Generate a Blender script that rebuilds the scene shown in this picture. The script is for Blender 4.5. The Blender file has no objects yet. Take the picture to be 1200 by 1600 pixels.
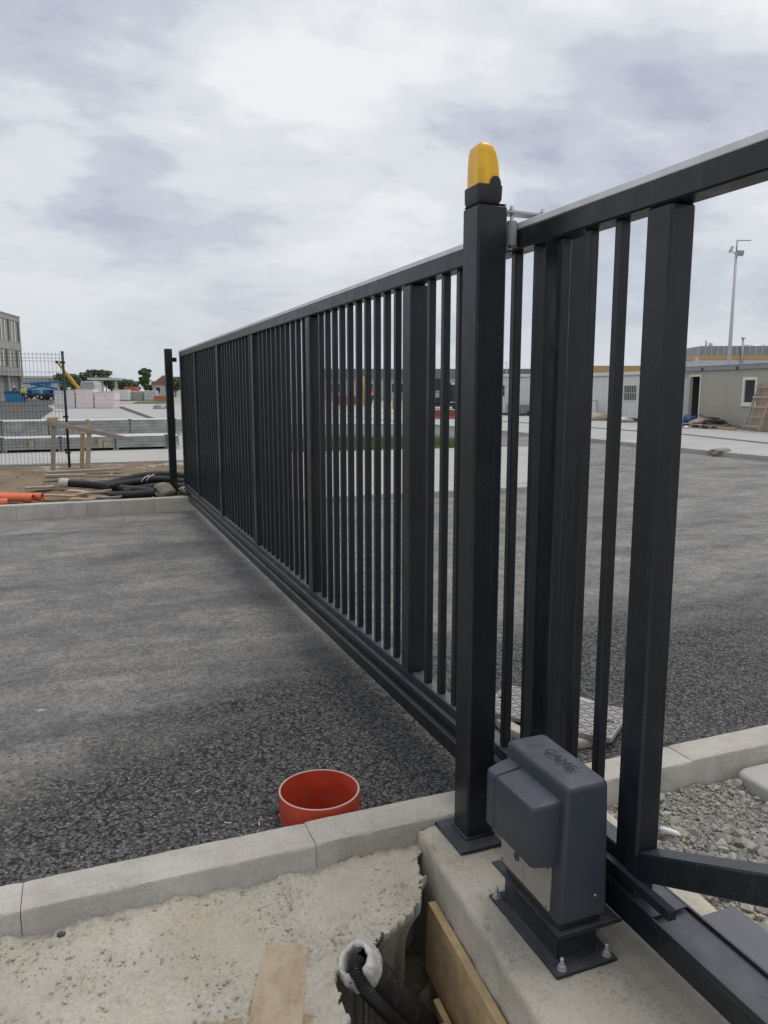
import bpy, bmesh, math, random
import numpy as np
from mathutils import Vector, Matrix, noise

random.seed(7)
rng = np.random.default_rng(7)
scene = bpy.context.scene
R = math.radians
COL = scene.collection

# ------------------------------------------------------------------ camera
CAM_H, PITCH, YAW = 1.55, R(8.93), R(21.6)
cam_data = bpy.data.cameras.new('camera')
cam = bpy.data.objects.new('camera', cam_data)
COL.objects.link(cam)
cam_data.sensor_fit = 'VERTICAL'
cam_data.sensor_height = 36.0
cam_data.sensor_width = 27.0
cam_data.lens = 1210.0 / 1600.0 * 36.0
cam_data.clip_start = 0.05
cam_data.clip_end = 4000.0
cam.location = (0, 0, CAM_H)
cam.rotation_euler = (math.pi / 2 - PITCH, 0, -YAW)
scene.camera = cam

# ------------------------------------------------------------------ world, sun, exposure
world = bpy.data.worlds.new('World')
scene.world = world
world.use_nodes = True
wt = world.node_tree
wt.nodes.clear()
SUN_EL, SUN_AZ = R(68), R(70)          # azimuth clockwise from +Y


def wn(kind, **kw):
    n = wt.nodes.new(kind)
    for k, v in kw.items():
        setattr(n, k, v)
    return n


def wl(a, b):
    wt.links.new(a, b)


w_out = wn('ShaderNodeOutputWorld')
w_sky = wn('ShaderNodeTexSky', sky_type='NISHITA', sun_disc=False, sun_elevation=SUN_EL,
           sun_rotation=SUN_AZ, air_density=1.0, dust_density=2.5)
w_bg = wn('ShaderNodeBackground')
w_bg.inputs['Strength'].default_value = 0.10
wl(w_sky.outputs[0], w_bg.inputs['Color'])
w_tc = wn('ShaderNodeTexCoord')
w_sep = wn('ShaderNodeSeparateXYZ')
wl(w_tc.outputs['Generated'], w_sep.inputs[0])
w_z = wn('ShaderNodeMath', operation='MAXIMUM')
wl(w_sep.outputs['Z'], w_z.inputs[0])
w_z.inputs[1].default_value = 0.0
w_za = wn('ShaderNodeMath', operation='ADD')
wl(w_z.outputs[0], w_za.inputs[0])
w_za.inputs[1].default_value = 0.30
w_dx = wn('ShaderNodeMath', operation='DIVIDE')
wl(w_sep.outputs['X'], w_dx.inputs[0])
wl(w_za.outputs[0], w_dx.inputs[1])
w_dy = wn('ShaderNodeMath', operation='DIVIDE')
wl(w_sep.outputs['Y'], w_dy.inputs[0])
wl(w_za.outputs[0], w_dy.inputs[1])
w_cmb = wn('ShaderNodeCombineXYZ')
wl(w_dx.outputs[0], w_cmb.inputs[0])
wl(w_dy.outputs[0], w_cmb.inputs[1])
w_map = wn('ShaderNodeMapping')
w_map.inputs['Rotation'].default_value = (0, 0, R(18))
w_map.inputs['Scale'].default_value = (0.80, 1.0, 1.0)
w_map.inputs['Location'].default_value = (3.3, 0.55, 0.0)
wl(w_cmb.outputs[0], w_map.inputs[0])
w_n1 = wn('ShaderNodeTexNoise')
w_n1.inputs['Scale'].default_value = 1.45
w_n1.inputs['Detail'].default_value = 7
w_n1.inputs['Roughness'].default_value = 0.52
w_n1.inputs['Distortion'].default_value = 0.35
wl(w_map.outputs[0], w_n1.inputs['Vector'])
w_n2 = wn('ShaderNodeTexNoise')
w_n2.inputs['Scale'].default_value = 4.6
w_n2.inputs['Detail'].default_value = 6
w_n2.inputs['Roughness'].default_value = 0.6
wl(w_map.outputs[0], w_n2.inputs['Vector'])
w_mx = wn('ShaderNodeMixRGB')
w_mx.inputs[0].default_value = 0.30
wl(w_n1.outputs['Fac'], w_mx.inputs[1])
wl(w_n2.outputs['Fac'], w_mx.inputs[2])
w_ramp = wn('ShaderNodeValToRGB')
cr = w_ramp.color_ramp
cr.interpolation = 'EASE'
cr.elements[0].position = 0.37
cr.elements[0].color = (0.425, 0.455, 0.545, 1)
cr.elements[1].position = 0.59
cr.elements[1].color = (0.82, 0.83, 0.845, 1)
e = cr.elements.new(0.435)
e.color = (0.53, 0.56, 0.635, 1)
e = cr.elements.new(0.505)
e.color = (0.69, 0.71, 0.755, 1)
wl(w_mx.outputs[0], w_ramp.inputs[0])
# thin haze above the horizon
w_hz = wn('ShaderNodeMapRange')
w_hz.inputs[1].default_value = 0.0
w_hz.inputs[2].default_value = 0.24
w_hz.inputs[3].default_value = 0.85
w_hz.inputs[4].default_value = 0.0
wl(w_z.outputs[0], w_hz.inputs[0])
w_hm = wn('ShaderNodeMixRGB')
w_hm.inputs[2].default_value = (0.57, 0.61, 0.665, 1)
wl(w_hz.outputs[0], w_hm.inputs[0])
wl(w_ramp.outputs[0], w_hm.inputs[1])
w_bg2 = wn('ShaderNodeBackground')
wl(w_hm.outputs[0], w_bg2.inputs['Color'])
w_bg2.inputs['Strength'].default_value = 1.0
w_mix = wn('ShaderNodeMixShader')
w_mix.inputs[0].default_value = 0.94
wl(w_bg.outputs[0], w_mix.inputs[1])
wl(w_bg2.outputs[0], w_mix.inputs[2])
wl(w_mix.outputs[0], w_out.inputs['Surface'])

sun_data = bpy.data.lights.new('sun', 'SUN')
sun_data.energy = 1.5
sun_data.angle = R(40)
sun_data.color = (1.0, 0.96, 0.90)
sun = bpy.data.objects.new('sun', sun_data)
COL.objects.link(sun)
sun.rotation_euler = (math.pi / 2 - SUN_EL, 0, math.pi - SUN_AZ)
sun.location = (20, 10, 40)

scene.view_settings.view_transform = 'Standard'
scene.view_settings.look = 'None'
scene.view_settings.exposure = 0.12
scene.view_settings.gamma = 1.0
scene.view_settings.use_curve_mapping = False

# ------------------------------------------------------------------ materials
MATS = {}


class NT:
    """small node helper for one material"""

    def __init__(self, name):
        self.m = bpy.data.materials.new(name)
        self.m.use_nodes = True
        self.t = self.m.node_tree
        self.b = self.t.nodes['Principled BSDF']
        self.geo = None
        MATS[name] = self.m

    def n(self, kind, **kw):
        n = self.t.nodes.new(kind)
        for k, v in kw.items():
            setattr(n, k, v)
        return n

    def l(self, a, b):
        self.t.links.new(a, b)

    def pos(self, scale=(1, 1, 1), obj=False):
        if obj:
            src = self.n('ShaderNodeTexCoord').outputs['Object']
        else:
            src = self.n('ShaderNodeNewGeometry').outputs['Position']
        mp = self.n('ShaderNodeMapping')
        mp.inputs['Scale'].default_value = scale
        self.l(src, mp.inputs[0])
        return mp.outputs[0]

    def noise(self, vec, scale, detail=4, rough=0.55, dist=0.0):
        n = self.n('ShaderNodeTexNoise')
        n.inputs['Scale'].default_value = scale
        n.inputs['Detail'].default_value = detail
        n.inputs['Roughness'].default_value = rough
        n.inputs['Distortion'].default_value = dist
        self.l(vec, n.inputs['Vector'])
        return n.outputs['Fac']

    def vor(self, vec, scale, feature='F1', out='Distance'):
        n = self.n('ShaderNodeTexVoronoi', feature=feature)
        n.inputs['Scale'].default_value = scale
        self.l(vec, n.inputs['Vector'])
        return n.outputs[out]

    def ramp(self, fac, stops):
        n = self.n('ShaderNodeValToRGB')
        c = n.color_ramp
        while len(c.elements) < len(stops):
            c.elements.new(0.5)
        for el, (p, col) in zip(c.elements, stops):
            el.position = p
            el.color = (*col, 1) if len(col) == 3 else col
        self.l(fac, n.inputs[0])
        return n.outputs[0]

    def mix(self, fac, a, b, mode='MIX'):
        n = self.n('ShaderNodeMixRGB', blend_type=mode)
        for i, v in ((0, fac), (1, a), (2, b)):
            if isinstance(v, (int, float)):
                n.inputs[i].default_value = v
            elif isinstance(v, tuple):
                n.inputs[i].default_value = (*v, 1)
            else:
                self.l(v, n.inputs[i])
        return n.outputs[0]

    def math(self, op, a, b=None, clamp=False):
        n = self.n('ShaderNodeMath', operation=op, use_clamp=clamp)
        for i, v in ((0, a), (1, b)):
            if v is None:
                continue
            if isinstance(v, (int, float)):
                n.inputs[i].default_value = v
            else:
                self.l(v, n.inputs[i])
        return n.outputs[0]

    def maprange(self, v, a, b, c=0.0, d=1.0):
        n = self.n('ShaderNodeMapRange')
        n.inputs[1].default_value = a
        n.inputs[2].default_value = b
        n.inputs[3].default_value = c
        n.inputs[4].default_value = d
        self.l(v, n.inputs[0])
        return n.outputs[0]

    def set(self, color=None, rough=None, metal=None, spec=None):
        for k, v in (('Base Color', color), ('Roughness', rough), ('Metallic', metal), ('Specular IOR Level', spec)):
            if v is None:
                continue
            if isinstance(v, tuple):
                self.b.inputs[k].default_value = (*v, 1)
            elif isinstance(v, (int, float)):
                self.b.inputs[k].default_value = v
            else:
                self.l(v, self.b.inputs[k])

    def bump(self, h, strength=0.3, dist=0.01):
        n = self.n('ShaderNodeBump')
        n.inputs['Strength'].default_value = strength
        n.inputs['Distance'].default_value = dist
        self.l(h, n.inputs['Height'])
        self.l(n.outputs[0], self.b.inputs['Normal'])


def plain(name, col, rough=0.6, metal=0.0, var=0.18, scale=3.0, bump=0.0, bscale=60.0, spec=0.4, dirt=None):
    """slightly uneven coat of one colour"""
    t = NT(name)
    p = t.pos()
    f = t.noise(p, scale, 5, 0.6)
    a = tuple(max(0.0, c * (1 - var)) for c in col)
    b = tuple(min(1.0, c * (1 + var)) for c in col)
    c = t.ramp(f, [(0.3, a), (0.7, b)])
    if dirt:
        f2 = t.noise(p, scale * 2.3, 6, 0.7)
        c = t.mix(t.ramp(f2, [(0.52, (0, 0, 0)), (0.72, (0.7, 0.7, 0.7))]), c, dirt)
    t.set(c, t.maprange(f, 0.3, 0.7, max(0.05, rough - 0.08), min(1, rough + 0.08)), metal, spec)
    if bump:
        t.bump(t.noise(p, bscale, 4), bump, 0.005)
    return t.m


# painted steel of the gate: anthracite, half gloss, with dried splashes
t = NT('gate_paint')
p = t.pos()
f = t.noise(p, 2.2, 4)
c = t.ramp(f, [(0.3, (0.0080, 0.0115, 0.0150)), (0.7, (0.0120, 0.0165, 0.0210))])
dots = t.ramp(t.vor(p, 190.0), [(0.0, (1, 1, 1)), (0.13, (1, 1, 1)), (0.17, (0, 0, 0))])
msk = t.ramp(t.noise(p, 3.6, 3, 0.6), [(0.50, (0, 0, 0)), (0.64, (1, 1, 1))])
rnd = t.ramp(t.vor(p, 190.0, 'F1', 'Color'), [(0.55, (0, 0, 0)), (0.6, (1, 1, 1))])
sp = t.math('MULTIPLY', t.math('MULTIPLY', dots, msk), rnd)
c = t.mix(sp, c, (0.30, 0.31, 0.31))
dust = t.ramp(t.noise(p, 9.0, 6, 0.7), [(0.5, (0, 0, 0)), (0.8, (0.10, 0.10, 0.10))])
c = t.mix(dust, c, (0.12, 0.12, 0.115))
run = t.ramp(t.noise(t.pos((60, 60, 1.2)), 1.0, 4, 0.6), [(0.58, (0, 0, 0)), (0.75, (0.16, 0.16, 0.16))])
c = t.mix(run, c, (0.11, 0.11, 0.11))
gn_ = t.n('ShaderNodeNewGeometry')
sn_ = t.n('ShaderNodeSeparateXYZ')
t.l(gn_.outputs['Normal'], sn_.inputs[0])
sky_sheen = t.math('MULTIPLY', t.maprange(sn_.outputs['Z'], 0.75, 0.98, 0.0, 0.55), t.maprange(t.noise(p, 18.0, 5, 0.7), 0.3, 0.6, 0.6, 1.0))
c = t.mix(sky_sheen, c, (0.13, 0.135, 0.155))  # paler, bluish upward faces: sky sheen mixed into the paint colour
t.set(c, t.maprange(t.noise(p, 14, 4), 0.3, 0.7, 0.24, 0.40), 0.0, 0.38)
t.bump(t.noise(p, 420.0, 2), 0.05, 0.002)

# dark plastic of the motor housing with pale flecks
t = NT('motor_plastic')
p = t.pos()
f = t.noise(p, 5.0, 4)
c = t.ramp(f, [(0.3, (0.030, 0.036, 0.050)), (0.7, (0.040, 0.047, 0.063))])
dots = t.ramp(t.vor(p, 130.0), [(0.0, (1, 1, 1)), (0.12, (1, 1, 1)), (0.2, (0, 0, 0))])
msk = t.ramp(t.noise(p, 9.0, 3, 0.6), [(0.6, (0, 0, 0)), (0.68, (1, 1, 1))])
c = t.mix(t.math('MULTIPLY', dots, msk), c, (0.27, 0.28, 0.30))
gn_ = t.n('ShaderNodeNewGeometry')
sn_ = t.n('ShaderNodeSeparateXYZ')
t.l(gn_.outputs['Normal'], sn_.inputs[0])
sky_sheen = t.math('MULTIPLY', t.maprange(sn_.outputs['Z'], 0.75, 0.98, 0.0, 0.55), t.maprange(t.noise(p, 18.0, 5, 0.7), 0.3, 0.6, 0.6, 1.0))
c = t.mix(sky_sheen, c, (0.15, 0.155, 0.185))  # sky reflection on the housing top painted as a lighter tint
t.set(c, t.maprange(t.noise(p, 22, 4), 0.3, 0.7, 0.40, 0.52), 0.0, 0.5)
t.bump(t.noise(p, 700.0, 2), 0.10, 0.001)

plain('motor_panel', (0.27, 0.25, 0.215), 0.55, var=0.12, scale=20)
plain('black_plastic', (0.022, 0.022, 0.024), 0.5, var=0.2)
plain('shade_black', (0.014, 0.014, 0.015), 0.75)  # flat black for the shade inside the duct mouth
plain('lettering_dark', (0.030, 0.031, 0.036), 0.6, var=0.05)
plain('galvanised', (0.42, 0.43, 0.44), 0.42, 0.55, var=0.15, scale=14)
plain('guide_bar', (0.66, 0.67, 0.69), 0.5, 0.0, var=0.12, scale=8)
plain('bright_steel', (0.62, 0.62, 0.61), 0.3, 0.9)
plain('nylon', (0.36, 0.37, 0.36), 0.55, var=0.1, scale=25)

# amber lens
t = NT('amber_lens')
t.set((1.0, 0.60, 0.04), 0.16, 0.0, 0.5)
t.b.inputs['Transmission Weight'].default_value = 0.34
t.b.inputs['Subsurface Weight'].default_value = 0.25
t.b.inputs['Subsurface Radius'].default_value = (0.03, 0.015, 0.002)
t.b.inputs['IOR'].default_value = 1.4

# concretes
def concrete(name, a, b, stain, pore=0.5, sc=1.0, grit=0.0):
    t = NT(name)
    p = t.pos()
    f = t.noise(p, 2.4 * sc, 7, 0.65)
    c = t.ramp(f, [(0.3, a), (0.7, b)])
    f2 = t.noise(p, 0.9 * sc, 5, 0.7)
    c = t.mix(t.ramp(f2, [(0.5, (0, 0, 0)), (0.75, (0.75, 0.75, 0.75))]), c, stain)
    g = t.noise(p, 190.0, 3, 0.7)
    c = t.mix(0.35, c, t.ramp(g, [(0.3, (0.55, 0.55, 0.55)), (0.7, (1.2, 1.2, 1.2))]), 'MULTIPLY')
    po = t.ramp(t.vor(p, 85.0), [(0.0, (1, 1, 1)), (0.10, (1, 1, 1)), (0.18, (0, 0, 0))])
    pm = t.ramp(t.noise(p, 9.0, 3), [(0.52, (0, 0, 0)), (0.62, (1, 1, 1))])
    pp = t.math('MULTIPLY', po, pm)
    c = t.mix(t.math('MULTIPLY', pp, pore), c, tuple(x * 0.4 for x in a))
    if grit:
        g2 = t.noise(p, 75.0, 5, 0.8)
        gm = t.ramp(t.noise(p, 4.5, 4, 0.6), [(0.38, (0.25 * grit,) * 3), (0.62, (grit,) * 3)])
        c = t.mix(gm, c, t.ramp(g2, [(0.34, (0.34, 0.33, 0.30)), (0.47, (0.95, 0.95, 0.95)), (0.7, (1.25, 1.25, 1.25))]), 'MULTIPLY')
        wv_ = t.n('ShaderNodeVectorMath', operation='ADD')
        nz_ = t.n('ShaderNodeTexNoise')
        nz_.inputs['Scale'].default_value = 14.0
        t.l(p, nz_.inputs['Vector'])
        sc2 = t.n('ShaderNodeVectorMath', operation='SCALE')
        sc2.inputs['Scale'].default_value = 0.09
        t.l(nz_.outputs['Color'], sc2.inputs[0])
        t.l(p, wv_.inputs[0])
        t.l(sc2.outputs[0], wv_.inputs[1])
        cr_v = t.vor(wv_.outputs[0], 13.0, 'DISTANCE_TO_EDGE')
        cm = t.ramp(t.noise(p, 6.0, 3), [(0.5, (0, 0, 0)), (0.6, (1, 1, 1))])
        ck = t.math('MULTIPLY', t.ramp(cr_v, [(0.0, (1, 1, 1)), (0.03, (0, 0, 0))]), cm)
        c = t.mix(t.math('MULTIPLY', ck, 0.5 if grit > 0.5 else 0.0), c, tuple(x * 0.3 for x in a))
        g = t.math('ADD', g, t.math('MULTIPLY', g2, 1.6))
    t.set(c, 0.88, 0.0, 0.25)
    h = t.math('SUBTRACT', t.math('ADD', t.math('MULTIPLY', g, 0.4), t.noise(p, 30.0, 5)), pp)
    t.bump(h, 0.35, 0.004)
    return t.m


concrete('kerb_concrete', (0.35, 0.332, 0.292), (0.51, 0.49, 0.445), (0.42, 0.355, 0.265), 0.9, 2.0, 0.42)
concrete('foundation_concrete', (0.36, 0.33, 0.265), (0.50, 0.465, 0.39), (0.56, 0.52, 0.44), 0.9, 1.3, 0.5)
concrete('haunch_concrete', (0.35, 0.325, 0.27), (0.49, 0.46, 0.39), (0.41, 0.345, 0.25), 0.45, 1.4, 0.5)
concrete('slab_concrete', (0.35, 0.35, 0.335), (0.45, 0.45, 0.435), (0.40, 0.39, 0.37), 0.3, 0.4)
concrete('facade_concrete', (0.33, 0.33, 0.31), (0.41, 0.41, 0.385), (0.30, 0.30, 0.285), 0.2, 0.2)
concrete('paving_concrete', (0.35, 0.35, 0.34), (0.44, 0.44, 0.425), (0.34, 0.33, 0.31), 0.2, 0.3)

# asphalt: dusty binder course, open-textured beside the kerb
t = NT('asphalt')
p = t.pos()
pd = t.pos((0.55, 1.1, 1))
sep = t.n('ShaderNodeSeparateXYZ')
t.l(p, sep.inputs[0])
xr = t.maprange(sep.outputs['X'], -0.4, 1.0, 0.0, 1.3)
near = t.maprange(t.math('SUBTRACT', sep.outputs['Y'], xr), 2.45, 3.7, 1.0, 0.0)
band = t.noise(pd, 0.9, 5, 0.62, 0.4)
coarse = t.math('ADD', t.math('MULTIPLY', near, 0.40), band)
coarse = t.ramp(coarse, [(0.53, (0, 0, 0)), (0.80, (1, 1, 1))])
v = t.vor(p, 62.0)
vc = t.vor(p, 62.0, 'F1', 'Color')
stone = t.ramp(vc, [(0.1, (0.05, 0.05, 0.05)), (0.6, (0.11, 0.109, 0.107)), (0.95, (0.22, 0.213, 0.20))])
stone = t.mix(t.ramp(v, [(0.42, (0, 0, 0)), (0.68, (1, 1, 1))]), stone, (0.014, 0.014, 0.014))
dusty = t.ramp(t.noise(pd, 1.9, 8, 0.72), [(0.30, (0.135, 0.134, 0.133)), (0.5, (0.195, 0.191, 0.184)), (0.72, (0.285, 0.272, 0.247))])
grit = t.ramp(t.noise(p, 95.0, 4, 0.85), [(0.30, (0.25, 0.25, 0.25)), (0.5, (1, 1, 1)), (0.72, (1.8, 1.8, 1.8))])
dusty = t.mix(0.85, dusty, grit, 'MULTIPLY')
grit2 = t.ramp(t.noise(p, 27.0, 6, 0.85), [(0.34, (0.45, 0.45, 0.46)), (0.5, (1, 1, 1)), (0.64, (1.4, 1.39, 1.36))])
dusty = t.mix(0.9, dusty, grit2, 'MULTIPLY')
streak = t.ramp(t.noise(t.pos((0.5, 3.2, 1)), 1.6, 6, 0.7), [(0.36, (0.62, 0.62, 0.63)), (0.5, (1, 1, 1)), (0.66, (1.22, 1.21, 1.19))])
dusty = t.mix(0.5, dusty, streak, 'MULTIPLY')
blot = t.ramp(t.noise(p, 4.5, 6, 0.7, 0.6), [(0.33, (0.66, 0.66, 0.67)), (0.5, (1, 1, 1)), (0.68, (1.22, 1.2, 1.17))])
dusty = t.mix(0.8, dusty, blot, 'MULTIPLY')
pits = t.math('MULTIPLY', t.ramp(t.vor(p, 34.0), [(0.0, (1, 1, 1)), (0.16, (1, 1, 1)), (0.26, (0, 0, 0))]),
              t.ramp(t.noise(pd, 3.0, 4, 0.6), [(0.46, (0, 0, 0)), (0.60, (0.85, 0.85, 0.85))]))
dusty = t.mix(pits, dusty, (0.035, 0.035, 0.037))
for sc_k, lim in ((11.0, 0.70), (5.0, 0.62)):
    chips = t.math('MULTIPLY', t.ramp(t.vor(t.pos((0.6, 1, 1)), sc_k), [(0.0, (1, 1, 1)), (0.055, (1, 1, 1)), (0.085, (0, 0, 0))]),
                   t.ramp(t.vor(t.pos((0.6, 1, 1)), sc_k, 'F1', 'Color'), [(lim, (0, 0, 0)), (lim + 0.04, (1, 1, 1))]))
    dusty = t.mix(chips, dusty, (0.42, 0.41, 0.39))
scuff = t.ramp(t.noise(t.pos((0.6, 1.3, 1)), 3.3, 4, 0.6), [(0.64, (0, 0, 0)), (0.78, (0.55, 0.55, 0.55))])
dusty = t.mix(scuff, dusty, (0.31, 0.285, 0.245))
c = t.mix(coarse, dusty, stone)
t.set(c, 0.78, 0.0, 0.35)
t.bump(t.math('SUBTRACT', t.math('MULTIPLY', t.noise(p, 95.0, 4, 0.85), 0.9), t.math('MULTIPLY', v, coarse)), 0.8, 0.012)

# loose grades
def stones(name, cols, rough=0.85):
    t = NT(name)
    g = t.n('ShaderNodeNewGeometry')
    p = t.pos()
    n = len(cols)
    c = t.ramp(g.outputs['Random Per Island'], [(i / max(1, n - 1), cc) for i, cc in enumerate(cols)])
    c = t.mix(0.5, c, t.ramp(t.noise(p, 160.0, 4), [(0.3, (0.6, 0.6, 0.6)), (0.7, (1.3, 1.3, 1.3))]), 'MULTIPLY')
    t.set(c, rough, 0.0, 0.4)
    t.bump(t.noise(p, 250.0, 3), 0.3, 0.003)
    return t.m


stones('chippings', [(0.04, 0.04, 0.04), (0.07, 0.07, 0.069), (0.10, 0.099, 0.096), (0.135, 0.132, 0.126), (0.22, 0.212, 0.20)], 0.65)
stones('gravel_stone', [(0.20, 0.195, 0.18), (0.30, 0.29, 0.265), (0.26, 0.25, 0.23), (0.38, 0.365, 0.33), (0.36, 0.31, 0.21)])
stones('crumb_stone', [(0.33, 0.30, 0.24), (0.41, 0.38, 0.31), (0.46, 0.43, 0.36)])
stones('rubble_stone', [(0.36, 0.32, 0.25), (0.45, 0.415, 0.34), (0.24, 0.21, 0.165), (0.40, 0.37, 0.30)])


def soil(name, cols, sc=1.0, bs=0.6):
    t = NT(name)
    p = t.pos()
    c = t.ramp(t.noise(p, 1.6 * sc, 8, 0.7), [(0.28, cols[0]), (0.5, cols[1]), (0.72, cols[2])])
    c = t.mix(0.6, c, t.ramp(t.noise(p, 40.0 * sc, 4, 0.7), [(0.3, (0.6, 0.6, 0.6)), (0.7, (1.3, 1.3, 1.3))]), 'MULTIPLY')
    t.set(c, 0.95, 0.0, 0.15)
    t.bump(t.noise(p, 26.0 * sc, 6, 0.75), bs, 0.02)
    return t.m


soil('dirt', [(0.13, 0.095, 0.06), (0.205, 0.155, 0.105), (0.28, 0.23, 0.175)])
soil('gravel_bed', [(0.16, 0.155, 0.14), (0.23, 0.22, 0.20), (0.29, 0.275, 0.25)], 2.0)
soil('trench_soil', [(0.17, 0.135, 0.09), (0.27, 0.225, 0.16), (0.36, 0.31, 0.23)], 3.0)
soil('spill_soil', [(0.27, 0.20, 0.12), (0.36, 0.285, 0.19), (0.43, 0.36, 0.265)], 3.0)
soil('grass_green', [(0.07, 0.09, 0.03), (0.10, 0.125, 0.045), (0.17, 0.17, 0.08)], 1.0)
soil('ground_far', [(0.26, 0.25, 0.22), (0.33, 0.32, 0.29), (0.38, 0.37, 0.34)], 0.05, 0.1)
soil('yard_asphalt', [(0.07, 0.07, 0.072), (0.095, 0.095, 0.097), (0.13, 0.13, 0.13)], 0.3, 0.2)
soil('road_grey', [(0.13, 0.13, 0.132), (0.165, 0.165, 0.165), (0.20, 0.198, 0.195)], 0.3, 0.2)


def timber(name, a, b, sc=(2.0, 30.0, 30.0), dirt=None):
    t = NT(name)
    p = t.pos(sc, obj=True)
    g = t.n('ShaderNodeObjectInfo')
    f = t.noise(p, 1.6, 6, 0.6, 1.2)
    c = t.ramp(f, [(0.3, a), (0.7, b)])
    c = t.mix(0.5, c, t.ramp(g.outputs['Random'], [(0, (0.75, 0.73, 0.7)), (1, (1.15, 1.12, 1.1))]), 'MULTIPLY')
    if dirt:
        w_ = t.pos()
        c = t.mix(t.ramp(t.noise(w_, 11.0, 7, 0.72), [(0.40, (0, 0, 0)), (0.60, (0.9, 0.9, 0.9))]), c, dirt)
    t.set(c, 0.8, 0.0, 0.25)
    t.bump(f, 0.25, 0.004)
    return t.m


timber('pale_timber', (0.36, 0.27, 0.165), (0.50, 0.40, 0.27))
timber('grey_timber', (0.24, 0.215, 0.18), (0.38, 0.345, 0.295))
timber('ladder_timber', (0.30, 0.24, 0.19), (0.42, 0.345, 0.28))
timber('form_board', (0.46, 0.32, 0.165), (0.60, 0.45, 0.26), (12.0, 1.2, 12.0), (0.36, 0.265, 0.15))
timber('plywood', (0.25, 0.19, 0.12), (0.40, 0.325, 0.23), (9.0, 2.0, 6.0), (0.40, 0.335, 0.245))

plain('red_pipe', (0.56, 0.068, 0.032), 0.45, var=0.18, scale=7, spec=0.4, dirt=(0.36, 0.13, 0.09))
plain('pipe_cut', (0.50, 0.36, 0.32), 0.7, var=0.1)
plain('orange_pipe', (0.68, 0.17, 0.075), 0.42, var=0.1, scale=2)
plain('corrugated_black', (0.013, 0.013, 0.014), 0.5, var=0.3, scale=20, dirt=(0.09, 0.085, 0.075))
plain('conduit_black', (0.010, 0.010, 0.011), 0.45, var=0.3, scale=30)
plain('smooth_conduit', (0.022, 0.022, 0.023), 0.55, var=0.4, scale=14, dirt=(0.12, 0.11, 0.09))
plain('white_wrap', (0.50, 0.49, 0.46), 0.55, var=0.2, scale=30, bump=0.6, bscale=50, dirt=(0.33, 0.29, 0.22))
plain('white_plastic', (0.72, 0.72, 0.71), 0.5, var=0.08)
plain('cyan_plastic', (0.03, 0.33, 0.50), 0.45)
plain('tread_iron', (0.29, 0.28, 0.265), 0.62, 0.1, var=0.2, scale=12, bump=0.3, bscale=90)
plain('wire_paint', (0.022, 0.024, 0.026), 0.5)
plain('film_wrap', (0.30, 0.315, 0.295), 0.36, var=0.3, scale=4, bump=0.9, bscale=9, spec=0.6)
plain('film_top', (0.46, 0.475, 0.46), 0.35, var=0.12, scale=3, spec=0.6)
plain('foam_pink', (0.76, 0.65, 0.665), 0.75, var=0.07, scale=2)
plain('foam_white', (0.68, 0.66, 0.66), 0.75, var=0.06, scale=2)
plain('steel_sheet', (0.105, 0.107, 0.125), 0.5, 0.0, var=0.1)
plain('boom_yellow', (0.55, 0.37, 0.05), 0.5, var=0.15)
plain('machine_blue', (0.045, 0.23, 0.46), 0.45, var=0.2, scale=1)
plain('machine_dark', (0.03, 0.045, 0.08), 0.5)
plain('tyre', (0.02, 0.02, 0.02), 0.8)
plain('bag_blue', (0.022, 0.06, 0.22), 0.5, var=0.3, scale=6)
plain('beige_panel', (0.36, 0.345, 0.285), 0.6, var=0.06, scale=1.5, dirt=(0.30, 0.28, 0.23))
plain('white_panel', (0.60, 0.60, 0.58), 0.55, var=0.05, scale=1.5, dirt=(0.50, 0.49, 0.46))
plain('blind_white', (0.75, 0.75, 0.73), 0.6, var=0.05)
plain('roof_grey', (0.24, 0.25, 0.275), 0.5, var=0.1)
plain('clamp_dark', (0.06, 0.06, 0.065), 0.6)
plain('white_frame', (0.66, 0.66, 0.61), 0.5, var=0.06)
plain('dark_interior', (0.018, 0.016, 0.014), 0.9)
plain('hall_roof', (0.17, 0.18, 0.20), 0.6, var=0.08, scale=0.3)
plain('hall_wall', (0.42, 0.43, 0.43), 0.6, var=0.06, scale=0.3)
plain('cladding_grey', (0.25, 0.265, 0.29), 0.45, 0.2, var=0.08, scale=0.6)
plain('cladding_light', (0.52, 0.53, 0.54), 0.5, var=0.05, scale=0.6)
plain('stripe_orange', (0.46, 0.32, 0.15), 0.55, var=0.08)
plain('cladding_seam', (0.50, 0.51, 0.52), 0.5)
plain('lamp_steel', (0.46, 0.47, 0.49), 0.45, 0.4, var=0.08)
plain('lamp_glass', (0.30, 0.32, 0.34), 0.15, spec=0.7)
plain('navy_sheet', (0.020, 0.026, 0.05), 0.5, var=0.15)
plain('letter_white', (0.72, 0.73, 0.74), 0.6, var=0.03)
plain('red_block', (0.26, 0.06, 0.055), 0.7, var=0.2, scale=4)
plain('brick_orange', (0.42, 0.16, 0.09), 0.8, var=0.25, scale=1)
plain('roof_tile', (0.26, 0.145, 0.10), 0.8, var=0.15)
plain('house_wall', (0.50, 0.49, 0.47), 0.8, var=0.08)
plain('sack', (0.42, 0.36, 0.28), 0.85, var=0.15, scale=6, bump=0.4, bscale=20)
plain('rag_pink', (0.46, 0.34, 0.30), 0.85, var=0.2, scale=5)
plain('rag_dark', (0.055, 0.045, 0.045), 0.85, var=0.3, scale=5)
plain('vest_yellow', (0.55, 0.72, 0.03), 0.6)
plain('vest_orange', (0.85, 0.13, 0.04), 0.6)
plain('trouser_navy', (0.02, 0.025, 0.075), 0.8)
plain('trouser_dark', (0.025, 0.027, 0.035), 0.8)
plain('skin', (0.45, 0.26, 0.18), 0.6)
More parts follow.
